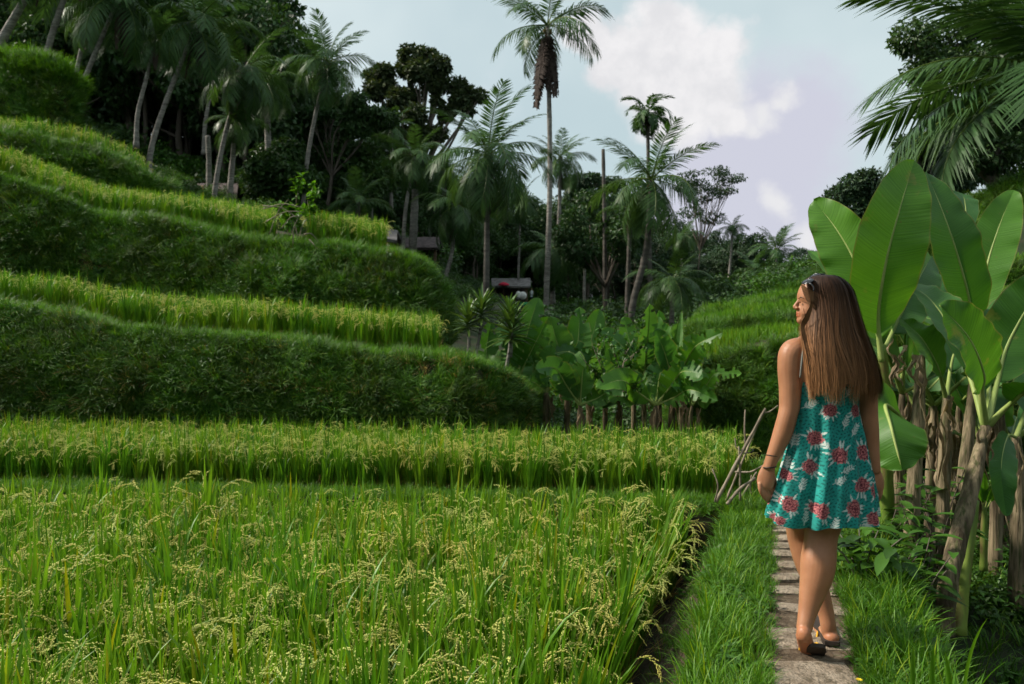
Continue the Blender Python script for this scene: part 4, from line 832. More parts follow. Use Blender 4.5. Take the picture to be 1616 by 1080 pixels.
# the near clump on the right: leaves traced one by one, each at its own distance
def near_bananas():
    g = 'banana plants in the near clump right of the path'
    a = thing('banana_plant', 'banana plant holding the tallest upright leaf behind the woman', 'banana plant', (*P(1395, 700, 5.1)[:2], -.75), g)
    stem([P(1400, 960, 5.2) * [1, 1, 0] + [0, 0, -.8], P(1398, 800, 5.2), P(1396, 640, 5.15), P(1392, 545, 5.1)], .055, a, M_bangreen)
    banana_leaf([P(1392, 570, 5.1), P(1386, 500, 5.05), P(1398, 415, 4.95), P(1420, 330, 4.95), P(1443, 254, 5.05)], .47, a, (0, -1, .1), .10, stalk=.16, seed=1, wave=.016, nu=60, nv=12)
    banana_leaf([P(1392, 560, 5.15), P(1378, 500, 5.25), P(1352, 420, 5.35), P(1322, 365, 5.45), P(1284, 316, 5.6)], .42, a, (-.55, -1, -.1), .35, stalk=.10, seed=2, wave=.03, nu=60, nv=12)
    banana_leaf([P(1394, 560, 5.2), P(1420, 500, 5.5), P(1450, 440, 5.8), P(1470, 405, 6.1)], .36, a, (.1, -1, .3), .2, M_bananadk, stalk=.2, seed=3)
    banana_leaf([P(1390, 570, 5.2), P(1380, 600, 5.1), P(1386, 640, 4.9)], .10, a, stalk=.1, seed=4, mat=M_bananadk)
    banana_leaf([P(1392, 545, 5.3), P(1350, 470, 5.8), P(1310, 425, 6.2), P(1275, 395, 6.5)], .20, a, (0, -.5, 1), .3, stalk=.3, seed=31)
    for k, (x, y, l, w) in enumerate([(1405, 535, .16, .10), (1412, 560, .22, .12), (1425, 545, .14, .14)]): dry_strip(P(x, y, 5.0), l, w, a, k)
    b = thing('banana_plant', 'banana plant on the leaning stem in front of the clump', 'banana plant', (*P(1490, 960, 4.3)[:2], -.75), g)
    stem([P(1488, 1000, 4.35), P(1500, 900, 4.4), P(1530, 780, 4.5), P(1556, 672, 4.6)], .054, b, seed=3)
    stem([P(1512, 1000, 4.45), P(1522, 900, 4.5), P(1540, 790, 4.58)], .040, b, M_bangreen, 'stem', .1, 4)
    banana_leaf([P(1556, 672, 4.6), P(1550, 620, 4.5), P(1552, 590, 4.42), P(1530, 535, 4.3), P(1484, 482, 4.25)], .40, b, (.35, -1, .25), .18, stalk=.30, seed=5, wave=.03, nu=60, nv=12)
    banana_leaf([P(1554, 672, 4.6), P(1533, 600, 4.75), P(1500, 520, 5.0), P(1465, 470, 5.2), P(1425, 445, 5.5)], .34, b, (.2, -1, .5), .3, M_bananadk, stalk=.28, seed=6)
    banana_leaf([P(1560, 670, 4.6), P(1590, 640, 4.5), P(1640, 605, 4.3), P(1720, 590, 4.1)], .34, b, (0, -.4, 1), .3, stalk=.4, seed=7)
    banana_leaf([P(1558, 672, 4.62), P(1575, 600, 4.8), P(1590, 545, 4.9), P(1625, 480, 4.9), P(1660, 430, 4.9)], .38, b, (-.35, -1, .2), .15, stalk=.24, seed=8, nu=60, nv=12)
    banana_leaf([P(1559, 672, 4.65), P(1564, 580, 5.2), P(1590, 500, 5.5), P(1640, 440, 5.8)], .30, b, (-.6, -.5, .8), .3, M_bananadk, stalk=.3, seed=9)
    for k, (x, y, l, w) in enumerate([(1556, 680, .36, .05), (1548, 676, .22, .06), (1562, 680, .18, .05)]): dry_strip(P(x, y, 4.55), l, w, b, 10 + k)
    c = thing('banana_plant', 'banana plant whose broad leaf leans over the middle of the clump', 'banana plant', (*P(1512, 860, 5.6)[:2], -.75), g)
    stem([P(1500, 960, 5.6), P(1510, 850, 5.65), P(1525, 720, 5.7), P(1536, 600, 5.75)], .052, c, seed=5)
    banana_leaf([P(1537, 610, 5.75), P(1535, 540, 5.65), P(1530, 478, 5.55), P(1510, 400, 5.5), P(1488, 335, 5.55), P(1462, 272, 5.7)], .45, c, (.25, -1, .1), .12, stalk=.26, seed=11, wave=.02, nu=60, nv=12)
    banana_leaf([P(1540, 605, 5.8), P(1548, 520, 5.9), P(1556, 430, 6.0), P(1576, 360, 6.05), P(1600, 300, 6.1)], .34, c, (-.5, -1, .1), .22, stalk=.32, seed=12, nu=54, nv=11)
    banana_leaf([P(1535, 605, 5.8), P(1500, 520, 6.2), P(1475, 460, 6.5), P(1448, 420, 6.7)], .36, c, (.3, -1, .3), .2, M_bananadk, stalk=.25, seed=13)
    banana_leaf([P(1540, 605, 5.8), P(1585, 520, 6.2), P(1625, 470, 6.4), P(1670, 470, 6.4)], .36, c, (-.2, -.8, .8), .25, M_bananadk, stalk=.25, seed=14)
    banana_leaf([P(1538, 600, 5.85), P(1530, 450, 6.6), P(1524, 330, 7.2), P(1518, 305, 7.4)], .26, c, (0, -1, .2), .15, M_bananadk, stalk=.55, seed=15)
    d = thing('banana_plant', 'pale dry banana stem directly right of the hanging leaf', 'banana plant', (*P(1446, 850, 5.0)[:2], -.75), g)
    stem([P(1430, 930, 5.05), P(1440, 800, 5.05), P(1448, 680, 5.1), P(1454, 562, 5.15)], .048, d, seed=7)
    banana_leaf([P(1450, 690, 5.1), P(1418, 655, 4.9), P(1398, 640, 4.7), P(1406, 672, 4.5), P(1416, 712, 4.42), P(1424, 742, 4.4)], .46, d, (-.35, -1, .3), -.5, stalk=.16, seed=16, nu=54, nv=11)
    for k, (x, y, l, w) in enumerate([(1420, 578, .13, .22), (1450, 575, .22, .10), (1458, 600, .45, .05), (1462, 640, .5, .06), (1440, 560, .18, .14), (1456, 560, .28, .08)]): dry_strip(P(x, y, 5.0), l, w, d, 20 + k)
    e = thing('banana_plant', 'banana plant with a straight brown stem in the middle of the clump', 'banana plant', (*P(1490, 870, 5.3)[:2], -.75), g)
    stem([P(1487, 930, 5.3), P(1488, 800, 5.3), P(1492, 700, 5.3), P(1494, 625, 5.3)], .046, e, seed=9)
    banana_leaf([P(1494, 630, 5.3), P(1480, 580, 5.2), P(1455, 535, 5.15), P(1425, 505, 5.3)], .30, e, (.3, -1, .5), .3, stalk=.25, seed=17)
    banana_leaf([P(1494, 630, 5.3), P(1505, 560, 5.6), P(1530, 520, 5.9), P(1560, 500, 6.1)], .3, e, (-.2, -1, .5), .3, M_bananadk, stalk=.2, seed=18)
    for k, (x, y, l, w) in enumerate([(1490, 630, .3, .12), (1500, 626, .25, .14), (1484, 650, .5, .12), (1496, 680, .45, .1)]): dry_strip(P(x, y, 5.22), l, w, e, 30 + k)
    f = thing('banana_plant', 'dark banana plant at the right edge with withered leaves', 'banana plant', (*P(1608, 880, 5.6)[:2], -.75), g)
    stem([P(1606, 960, 5.6), P(1608, 800, 5.6), P(1604, 690, 5.6)], .06, f, seed=11)
    banana_leaf([P(1604, 690, 5.6), P(1590, 690, 5.2), P(1580, 740, 5.0), P(1588, 815, 4.95)], .20, f, (0, -1, .2), .2, M_bananadk, stalk=.3, seed=19)
    banana_leaf([P(1604, 690, 5.6), P(1640, 600, 5.9), P(1690, 560, 6.1)], .36, f, (0, -.6, .8), .25, M_bananadk, stalk=.2, seed=20)
    for k, (x, y, l, w) in enumerate([(1580, 690, .2, .2), (1600, 720, .4, .16), (1612, 700, .3, .2), (1590, 740, .5, .1)]): dry_strip(P(x, y, 5.4), l, w, f, 40 + k)
    s = thing('banana_sucker', 'small young banana shoot right of the leaning stem', 'banana plant', (*P(1552, 840, 5.4)[:2], -.75))
    stem([P(1552, 900, 5.4), P(1553, 840, 5.4), P(1554, 800, 5.4)], .025, s, M_bangreen)
    for k, (x, y, w) in enumerate([(1568, 765, .09), (1540, 770, .07), (1590, 775, .08), (1552, 745, .06)]): banana_leaf([P(1554, 810, 5.4), P((x + 1554) / 2, 780, 5.35), P(x, y, 5.3)], w, s, (0, -1, .4), .2, stalk=.3, seed=50 + k, nu=20, nv=5)
    for i, (x, yt, Z, r) in enumerate([(1470, 640, 6.6, .045), (1575, 640, 6.4, .05), (1420, 620, 6.3, .045), (1545, 700, 7.0, .05), (1510, 640, 7.2, .045), (1590, 700, 7.3, .05), (1440, 640, 7.4, .045)]):
        where = ['between the pale dry stem and the straight brown stem', 'left of the dark plant at the right edge', 'close behind the woman and the green stem', 'deep behind the young shoot', 'deep behind the broad leaning leaf', 'deepest at the right edge', 'deepest behind the pale dry stem'][i]
        q = thing('banana_plant', 'shaded banana plant ' + where, 'banana plant', (*P(x, 800, Z)[:2], -.75), g)
        b0 = P(x - 6, 800, Z); b0[2] = -.85; stem([b0, P(x, 720, Z), P(x + 4, yt, Z)], r, q, seed=20 + i)
        rr = np.random.default_rng(60 + i)
        for k in range(5):
            az = rr.uniform(0, 6.28); el = rr.uniform(.3, 1.2); L = rr.uniform(.9, 1.5); p0 = P(x + 4, yt, Z); dd = np.array([math.cos(az) * math.cos(el), math.sin(az) * math.cos(el), math.sin(el)])
            banana_leaf([p0, p0 + dd * L * .3, p0 + dd * L * .7 - [0, 0, .05 * L], p0 + dd * L - [0, 0, .28 * L]], rr.uniform(.28, .4), q, (-.3 * dd[0], -.6, .9), .25, M_bananadk, stalk=.22, seed=70 + 7 * i + k, nu=26, nv=6, rib=True)
        for k in range(7): dry_strip(P(x + rr.uniform(-12, 16), yt + rr.uniform(-5, 60), Z - .08), rr.uniform(.25, .65), rr.uniform(.1, .2), q, 80 + i * 9 + k)
near_bananas()

def grove_banana(label, x, yt, Z, leaves, rad=.06, ybase=702, seed=0, lean=0):
    """leaves: (tip x, tip y, width px, via x, via y, dark)"""
    t = thing('banana_plant', label, 'banana plant', (*P(x + lean, ybase, Z)[:2], -.1), 'banana plants in the grove beyond the rice')
    top = P(x, yt, Z); rad = rad * .75; stem([P(x + lean, ybase, Z) - [0, 0, .35], P(x + lean * .6, (yt + ybase) / 2, Z), top], rad, t, seed=seed)
    r = np.random.default_rng(seed + 40)
    for k, (tx, ty, w, vx, vy, dk) in enumerate(leaves):
        dz = r.uniform(-.6, .4); n = (r.uniform(-.4, .4), -1, r.uniform(.1, .6))
        banana_leaf([top, P((x + vx) / 2, (yt + vy) / 2, Z + dz * .2), P(vx, vy, Z + dz * .6), P(tx, ty, Z + dz)], 1.25 * w / F * Z, t, n, r.uniform(.1, .35), M_bananadk if dk else M_banana, .035, int(r.integers(3, 16)), seed * 13 + k, .14, True, nu=34, nv=7)
    for k in range(3): dry_strip(top + np.array([r.uniform(-.08, .08), -.08, -.02]), r.uniform(.25, .5), r.uniform(.08, .16), t, 200 + seed * 3 + k)
grove_banana('banana plant with one broad bright leaf beside the palm-like cordyline', 812, 610, 10.2, [(775, 508, 38, 768, 560, 0), (866, 500, 42, 838, 555, 0), (850, 470, 40, 835, 515, 1), (800, 530, 30, 805, 570, 1)], .05, seed=1)
grove_banana('banana plant with two pale upright leaves at the top of the grove', 895, 600, 10.6, [(915, 485, 40, 912, 540, 0), (946, 488, 42, 930, 545, 0), (868, 500, 46, 880, 545, 1), (838, 520, 40, 860, 560, 1), (985, 560, 34, 945, 560, 1), (890, 520, 20, 892, 560, 0)], .06, seed=2)
grove_banana('dark banana plant at the left end of the grove', 862, 620, 10.0, [(840, 560, 40, 848, 590, 1), (905, 560, 46, 885, 585, 1), (835, 600, 36, 845, 605, 1), (870, 545, 40, 866, 580, 1)], .07, seed=3)
grove_banana('banana plant in the centre of the grove with drooping leaves', 978, 630, 9.7, [(930, 570, 40, 950, 590, 1), (1015, 540, 44, 1000, 580, 0), (1030, 590, 40, 1008, 600, 1), (925, 610, 42, 945, 610, 1), (960, 550, 40, 968, 590, 1), (985, 515, 38, 982, 570, 0)], .05, seed=4)
grove_banana('banana plant with a long leaf hanging straight down in the grove', 1016, 600, 9.4, [(1017, 628, 30, 1014, 565, 0), (985, 500, 38, 995, 545, 0), (950, 520, 36, 980, 545, 1), (1060, 540, 36, 1040, 550, 1), (1040, 500, 32, 1032, 545, 0), (1025, 480, 30, 1022, 530, 1)], .045, seed=5)
grove_banana('banana plant with a pale rolled young leaf standing upright', 1062, 600, 9.3, [(1076, 490, 10, 1072, 545, 0), (1140, 525, 34, 1100, 545, 0), (1115, 565, 36, 1090, 560, 0), (1020, 560, 40, 1038, 565, 0), (1000, 530, 34, 1030, 545, 1), (1035, 520, 36, 1048, 555, 1), (1115, 640, 36, 1108, 600, 0)], .055, seed=6, lean=-3)
grove_banana('thin banana stem at the right end of the grove with a torn leaf', 1092, 640, 9.0, [(1112, 645, 34, 1108, 605, 0), (1170, 590, 26, 1130, 590, 0), (1060, 610, 28, 1075, 612, 1), (1090, 570, 24, 1092, 605, 1)], .035, seed=7, lean=-5)
grove_banana('dark banana plant deep inside the grove', 930, 625, 11.4, [(900, 540, 46, 915, 585, 1), (965, 545, 46, 950, 585, 1), (925, 510, 40, 928, 570, 1), (985, 620, 40, 960, 600, 1)], .07, seed=8)
grove_banana('dark banana plant behind the rolled young leaf', 1040, 600, 11.2, [(1005, 520, 44, 1020, 560, 1), (1070, 510, 40, 1058, 555, 1), (1040, 490, 36, 1040, 550, 1), (1090, 580, 36, 1068, 580, 1)], .06, seed=9)

for i, (x, yt, Zg, lab) in enumerate([(848, 590, 10.8, 'between the cordyline and the dark left end'), (955, 605, 10.4, 'behind the slender pale-branched shrub'), (1000, 590, 10.9, 'behind the long hanging leaf'), (915, 640, 9.6, 'low in front of the two pale upright leaves'), (1075, 620, 10.3, 'behind the torn leaf at the right end'), (1035, 640, 9.0, 'low in front of the rolled young leaf')]):
    r_ = np.random.default_rng(300 + i); lv = []
    for k in range(7):
        a = r_.uniform(-1.35, 1.35) + (0 if k else .1); L_ = r_.uniform(75, 125); vx, vy = x + math.sin(a) * L_ * .6, yt - abs(math.cos(a)) * L_ * .62; lv.append((x + math.sin(a) * L_ * 1.05, vy - math.cos(a) * L_ * .1 + 18 * abs(a), r_.uniform(30, 46), vx, vy, k % 2))
    grove_banana('leafy banana plant in the grove ' + lab, x, yt, Zg, lv, .05, seed=20 + i)
def cordyline(label, x, yb, Z, heads):
    t = thing('cordyline', label, 'plant', P(x, yb, Z))
    for (x0, y0, x1, y1, R, n, sd) in heads:
        r = np.random.default_rng(sd); a, b = P(x0, y0, Z), P(x1, y1, Z); mb = MB(); addtube(mb, catmull([a - [0, 0, .15], (a + b) / 2 + [.02, 0, 0], b], 10), .022, 7); mb.build('stem', M_palmbark, t)
        L = R / F * Z; top = b + np.array([0, 0, .9 * L])
        for k in range(n):
            q = k / n; az = k * 2.4 + r.uniform(-.3, .3); p = b + (top - b) * q * .62; el = -.2 + 1.5 * q + r.uniform(-.15, .15); m = MB(); c = np.ones(3) * r.uniform(.7, 1.3) * (1 if q < .75 else 1.7)
            blade(m, p, az, math.pi / 2 - el, L * r.uniform(.75, 1.05), .07 * L * 1.7, r.uniform(.1, .6), 7, 0, c, .5); m.build('leaf', M_drac, t)
cordyline('spiky cordyline with tall pointed crown on a pale slanting stem', 793, 592, 9.8, [(793, 592, 806, 538, 48, 64, 1), (806, 545, 803, 505, 34, 40, 5)])
cordyline('double-headed spiky cordyline left of the taller one', 738, 556, 10.2, [(738, 556, 738, 520, 40, 54, 2), (750, 550, 760, 505, 40, 54, 3)])

# slender bare-branched shrub in front of the grove, shrub with dead branches on the terrace
def branch_shrub(label, base, Z, tips, seed, leafn=160, leaf=.05, dead=0, mat=None, rad=.012):
    r = np.random.default_rng(seed); t = thing('shrub', label, 'shrub', P(*base, Z)); b = P(*base, Z); tb = MB(); lb = MB()
    for (x, y) in tips:
        e = P(x, y, Z + r.uniform(-.4, .4)); pts = catmull([b, b + (e - b) * .5 + r.normal(0, .08, 3) * np.linalg.norm(e - b), e], 9); addtube(tb, pts, np.linspace(rad, rad * .3, 9), 5, caps=False)
        for k in range(3):
            q = pts[r.integers(3, 8)]; e2 = q + (e - b) * .3 + r.normal(0, .12, 3) * np.linalg.norm(e - b); addtube(tb, catmull([q, (q + e2) / 2, e2], 4), np.linspace(rad * .5, rad * .2, 4), 4, caps=False)
            for j in range(leafn // (3 * len(tips))):
                flatleaf(lb, q + (e2 - q) * r.uniform(.2, 1.1), r.normal(0, 1, 3) + [0, 0, .2], [0, 0, 1], leaf * r.uniform(.6, 1.3), leaf * .5, 0, np.ones(3) * r.uniform(.7, 1.4))
    tb.build('branches', M_stick, t)
    if leafn: lb.build('foliage', mat or M_weed, t, False)
branch_shrub('slender pale-branched shrub with fine leaves in front of the grove', (975, 625), 9.0, [(915, 560), (935, 545), (960, 540), (990, 540), (1000, 560), (1015, 600)], 1, 420, .07)
branch_shrub('shrub with fresh green leaves and dead branches at the palm foot', (470, 385), 12.9, [(445, 320), (470, 300), (485, 315), (450, 345), (490, 340), (460, 330)], 2, 520, .12, mat=M_grass)
def dead_branches():
    t = thing('dead_branches', 'pale dead branches lying on the edge of the middle terrace', 'branches', P(460, 385, 12.3)); r = np.random.default_rng(5)
    for a, b in [((415, 330), (478, 328)), ((415, 325), (470, 345)), ((420, 350), (480, 335)), ((425, 370), (455, 315)), ((488, 378), (520, 428)), ((480, 370), (505, 385)), ((445, 360), (475, 342)), ((462, 395), (470, 345))]:
        p, q = P(*a, 12.3), P(*b, 12.3); mb = MB(); addtube(mb, catmull([p, (p + q) / 2 + [0, r.uniform(-.1, .1), .08], q], 8), np.linspace(.011, .004, 8), 5); mb.build('branch', M_stick, t)
dead_branches()

# leaning bundle of sticks at the corner of the field
def sticks():
    t = thing('stick_frame', 'bundle of dry sticks leaning together at the corner of the rice field', 'sticks', P(1165, 795, 5.75))
    for i, (x0, y0, x1, y1, r, dz0, dz1) in enumerate([(1130, 792, 1208, 645, .014, 0, .1), (1146, 790, 1202, 655, .010, .1, .12), (1168, 790, 1166, 705, .009, .05, .05), (1128, 792, 1124, 740, .007, -.1, -.1), (1148, 795, 1192, 755, .013, -.15, .1), (1176, 700, 1176, 647, .008, .1, .1), (1160, 745, 1206, 734, .008, .1, 0), (1170, 785, 1194, 745, .009, .2, .3), (1160, 692, 1170, 712, .006, .08, .08), (1205, 652, 1228, 640, .007, .1, .2), (1186, 780, 1186, 750, .006, .3, .3)]):
        a, b = P(x0, y0, 5.75 + dz0), P(x1, y1, 5.75 + dz1); rr = np.random.default_rng(i); pts = catmull([a, (a + b) / 2 + rr.normal(0, .012, 3), b], 12)
        mb = MB(); addtube(mb, pts, np.linspace(r, r * .75, 12) * (1 + .12 * np.sin(np.arange(12) * 2.1)), 7, lump=.15); mb.build('stick', M_stick, t)
    mb = MB(); k = P(1180, 712, 5.83); th = np.linspace(0, 2 * np.pi, 14); addtube(mb, np.stack([k[0] + .04 * np.cos(th), k[1] + .06 * np.sin(th), k[2] + .012 * np.cos(th)], -1), .004, 5, caps=False); mb.build('tie', M_black, t)
M_black = solid('black_rubber', (.012, .012, .014), (.02, .02, .022), 10, .5)
sticks()

# broad-leaved weeds under the bananas
def big_weeds():
    spots = [(1400, 860, 4.6, .55, 'in front of the banana stems by the woman'), (1440, 890, 4.3, .5, 'right of the path by the leaning stem'), (1380, 830, 4.9, .6, 'just behind the hem of the dress'), (1420, 800, 5.3, .6, 'below the hanging leaf'), (1465, 840, 4.9, .55, 'between the pale stem and the leaning stem'), (1360, 870, 4.2, .3, 'beside the woman at the path edge'), (1480, 760, 5.6, .7, 'at the foot of the straight brown stem')]
    for i, (x, y, Z, h, w) in enumerate(spots):
        r = np.random.default_rng(800 + i); b = P(x, y, Z); b[2] = b[2] - h * .75; t = thing('leafy_weed', 'broad-leaved dark green weed ' + w, 'plant', b, 'leafy weeds right of the path')
        sb = MB()
        for k in range(7):
            az = r.uniform(0, 6.28); e = b + np.array([math.cos(az) * .2, math.sin(az) * .2, h * r.uniform(.7, 1.15)]); pts = catmull([b, (b + e) / 2 + [0, 0, .05], e], 6); addtube(sb, pts, np.linspace(.006, .003, 6), 5, caps=False)
            for j in range(6):
                q = pts[min(5, 2 + j // 2 + (j % 2))]; a = r.uniform(0, 6.28); m = MB(); flatleaf(m, q, [math.cos(a), math.sin(a), r.uniform(-.1, .5)], [0, 0, 1], r.uniform(.09, .20), r.uniform(.05, .085), 0, np.ones(3) * r.uniform(.6, 1.25), .3, 6); m.build('leaf', M_weed, t)
        sb.build('stem', M_bark, t)
big_weeds()
def flower():
    t = thing('yellow_flower', 'small yellow flower in the grass at the bottom right', 'flower', P(1356, 1085, 2.95)); c = P(1356, 1074, 2.95)
    mb = MB(); addtube(mb, [c - [0, 0, .12], c], .002, 5); mb.build('stem', M_grass, t)
    for k in range(8):
        a = k * .785; m = MB(); flatleaf(m, c, [math.cos(a), math.sin(a), .5], [0, 0, 1], .014, .009, 0, (1, 1, 1), .2, 3); m.build('petal', M_yellow, t)
M_yellow = solid('yellow_petal', (.70, .48, .02), (.75, .55, .03), 8, .6)
flower()
def blades_right():
    t = thing('tall_grass_clump', 'long bright grass blades rising at the bottom right corner', 'grass', P(1540, 1100, 2.6))
    r = np.random.default_rng(77)
    for (x0, y0, x1, y1) in [(1520, 1110, 1556, 980), (1500, 1110, 1490, 1040), (1470, 1100, 1475, 1030), (1530, 1120, 1600, 1055), (1440, 1100, 1442, 1035)]:
        a, b = P(x0, y0, 2.7), P(x1, y1, 2.6); d = b - a; m = MB(); blade(m, a, math.atan2(d[1], d[0]), .1 + abs(d[0]) / np.linalg.norm(d) * .6, np.linalg.norm(d) * 1.05, .016, .5, 9, 0, (1, 1, 1), .4); m.build('blade', M_grass, t)
blades_right()

# ------------------------------------------------------------------ huts and distant people
def mat_plain(n, c, r=.7): return solid(n, c, tuple(min(1, x * 1.25) for x in c), 4, r)
M_blue = mat_plain('blue_tarp', (.05, .22, .5)); M_green = mat_plain('green_cloth', (.02, .30, .10)); M_red = mat_plain('red_cloth', (.62, .03, .07)); M_white = mat_plain('white_cloth', (.75, .74, .72)); M_gable = mat_plain('bamboo_gable', (.34, .21, .10))
M_roof = solid('roof_tiles', (.06, .045, .045), (.13, .10, .10), 5, .9, .5)
def roof_slab(a, b, c, d, th, name, mat, parent):
    q = np.array([a, b, c, d], float); n = unit(np.cross(q[1] - q[0], q[3] - q[0])); n = n if n[2] > 0 else -n; v = np.vstack([q, q + n * th]); mb = MB()
    mb.add(v, [[0, 1, 2, 3], [7, 6, 5, 4], [0, 4, 5, 1], [1, 5, 6, 2], [2, 6, 7, 3], [3, 7, 4, 0]]); return mb.build(name, mat, parent, False)
def hut(label, x0, x1, yr, ye, yb, Z, depth, mat, wall=True, name='hut', gable=None, slant=0):
    """open hut with a ridge along the picture: ridge at yr, eaves at ye, floor at yb"""
    A, B = P(x0, ye, Z), P(x1, ye + slant, Z); RA, RB = P(x0, yr, Z + depth / 2), P(x1, yr + slant, Z + depth / 2); D = np.array([0, depth, 0]); fl = P(x0, yb, Z)[2]
    t = thing(name, label, 'hut', (*((A + B) / 2)[:2], fl))
    roof_slab(A + [-.15, -.25, -.08], B + [.15, -.25, -.08], RB + [.15, 0, 0], RA + [-.15, 0, 0], .14, 'roof', mat, t); roof_slab(RA + [-.15, 0, .003], RB + [.15, 0, .003], B + D + [.15, .25, -.08], A + D + [-.15, .25, -.08], .14, 'roof', mat, t)
    for q in (A + [.12, .1, 0], B + [-.12, .1, 0], A + D + [.12, -.1, 0], B + D + [-.12, -.1, 0]):
        mb = MB(); mb.add(*box_vf([q[0], q[1], (q[2] + fl) / 2], [.14, .14, q[2] - fl])); mb.build('post', M_wood, t, False)
    mb = MB(); c = (A + B) / 2 + D / 2; mb.add(*box_vf([c[0], c[1], fl - .1], [B[0] - A[0], depth, .2])); mb.build('floor', M_wood, t, False)
    if wall: mb = MB(); mb.add(*box_vf([c[0], c[1] + depth / 2 - .1, (A[2] + fl) / 2], [B[0] - A[0], .08, A[2] - fl])); mb.build('wall', M_roof, t, False)
    return t, A, B, fl
def far_things():
    t, A, B, fl = hut('small open hut with grey thatched roof far down the valley', 779, 834, 442, 453, 476, 55, 2.6, M_thatch)
    c = P(795, 450, 54.4); u = thing('parasol', 'red parasol standing in front of the thatched hut', 'parasol', P(795, 474, 54.4)); mb = MB(); n = 12; th = np.linspace(0, 2 * np.pi, n, endpoint=False)
    ring = [(0.02, .22), (.30, .12), (.42, 0.0), (.40, -.03)]; v = np.array([[c[0] + r * math.cos(a), c[1] + r * math.sin(a), c[2] + z] for r, z in ring for a in th]); mb.add(v, grid_faces(4, n, True)); mb.build('canopy', M_red, u)
    mb = MB(); addtube(mb, [P(795, 476, 54.4), c + [0, 0, .2]], .02, 6); mb.build('pole', M_wood, u)
    for k, (x, y, w, h) in enumerate([(787, 471, .34, .24), (818, 466, .2, .5), (825, 467, .3, .5)]):
        mb = MB(); addell(mb, P(x, y, 54.6), (w, .2, h * .6), 10, 8); o = mb.build('cloth_bundle', M_white); tag(o, ['white sack under the left of the thatched hut', 'white cloth hanging beside the spiky plant at the hut', 'white cloth hanging by the right post of the hut'][k], 'cloth')
    mb = MB(); q = [P(822, 477, 53.6), P(852, 477, 53.6), P(854, 492, 53.2), P(812, 494, 53.2)]; g = loft([np.array([q[0], q[1]]), np.array([q[3], q[2]])], 14, [8], .03, 2, 4); mb.add(g, grid_faces(*g.shape[:2])); tag(mb.build('green_awning', M_green), 'bright green sheet stretched below the thatched hut', 'awning')
    hb = hut('brown-roofed hut with a pale gable behind the middle terrace rice', 318, 372, 294, 316, 330, 33, 2.2, M_roof, True)[0]
    g = MB(); a, b, d = P(309, 312, 32.7), P(331, 318, 32.7), P(318, 292, 33.6); g.add(np.vstack([[a, b, d], np.array([a, b, d]) + [0, .1, 0]]), [[0, 1, 2], [5, 4, 3]]); g.build('gable', M_gable, hb, False)
    hut('long low thatched hut half hidden behind the terrace rice', 575, 622, 358, 372, 392, 35, 2.4, M_thatch, True, slant=10)
    mb = MB(); p, q = P(527, 357, 34.8), P(577, 359, 34.8); mb.add(*box_vf((p + q) / 2, [q[0] - p[0], .8, .06])); tag(mb.build('tarpaulin', M_blue, None, False), 'blue tarpaulin ridge beside the long low hut', 'tarpaulin')
    hut('dark open shelter under the trees behind the pale trunk', 638, 690, 378, 393, 415, 40, 2.6, M_roof, True)
    for k, (x, yf, h, Z, top, leg, lab) in enumerate([(839, 476, 20, 53.8, (.62, .70, .72), (.015, .02, .04), 'person in a pale shirt standing right of the thatched hut'), (611, 404, 22, 34.2, (.75, .68, .66), (.10, .06, .05), 'person in a white top at the end of the long low hut')]):
        s = h / F * Z / 1.7; b = P(x, yf, Z); mb = MB(); sk = (.35, .2, .13)
        T = lambda pts, r, c, n=10: addtube(mb, np.array(pts) * s + b, np.array(r) * s, n, 0, c)
        for e in (-1, 1):
            T([[.09 * e, 0, .02], [.09 * e, 0, .45], [.08 * e, 0, .85]], [.05, .06, .085], leg if k == 0 else leg); T([[.21 * e, 0, 1.38], [.25 * e, .02, 1.1], [.24 * e, -.06, .85]], [.05, .042, .035], sk, 8); T([[.09 * e, .03, .03], [.09 * e, -.14, .02]], [.045, .035], sk, 8)
        T([[0, 0, .8], [0, 0, 1.0], [0, 0, 1.25], [0, 0, 1.42], [0, 0, 1.46]], [.16, .14, .17, .16, .06], top, 12); T([[0, 0, 1.42], [0, 0, 1.52]], [.05, .05], sk, 8); addell(mb, np.array([0, -.01, 1.6]) * s + b, np.array([.08, .1, .115]) * s, 10, 8, 0, sk); addell(mb, np.array([0, .02, 1.63]) * s + b, np.array([.088, .1, .105]) * s, 10, 8, 0, (.03, .02, .015))
        o = remesh(mb, .03 * s, 'person', M_attr, 2); tag(o, lab, 'person')
M_attr = solid('painted_by_attribute', (1, 1, 1), (.92, .92, .92), 5, .7, attr=True)
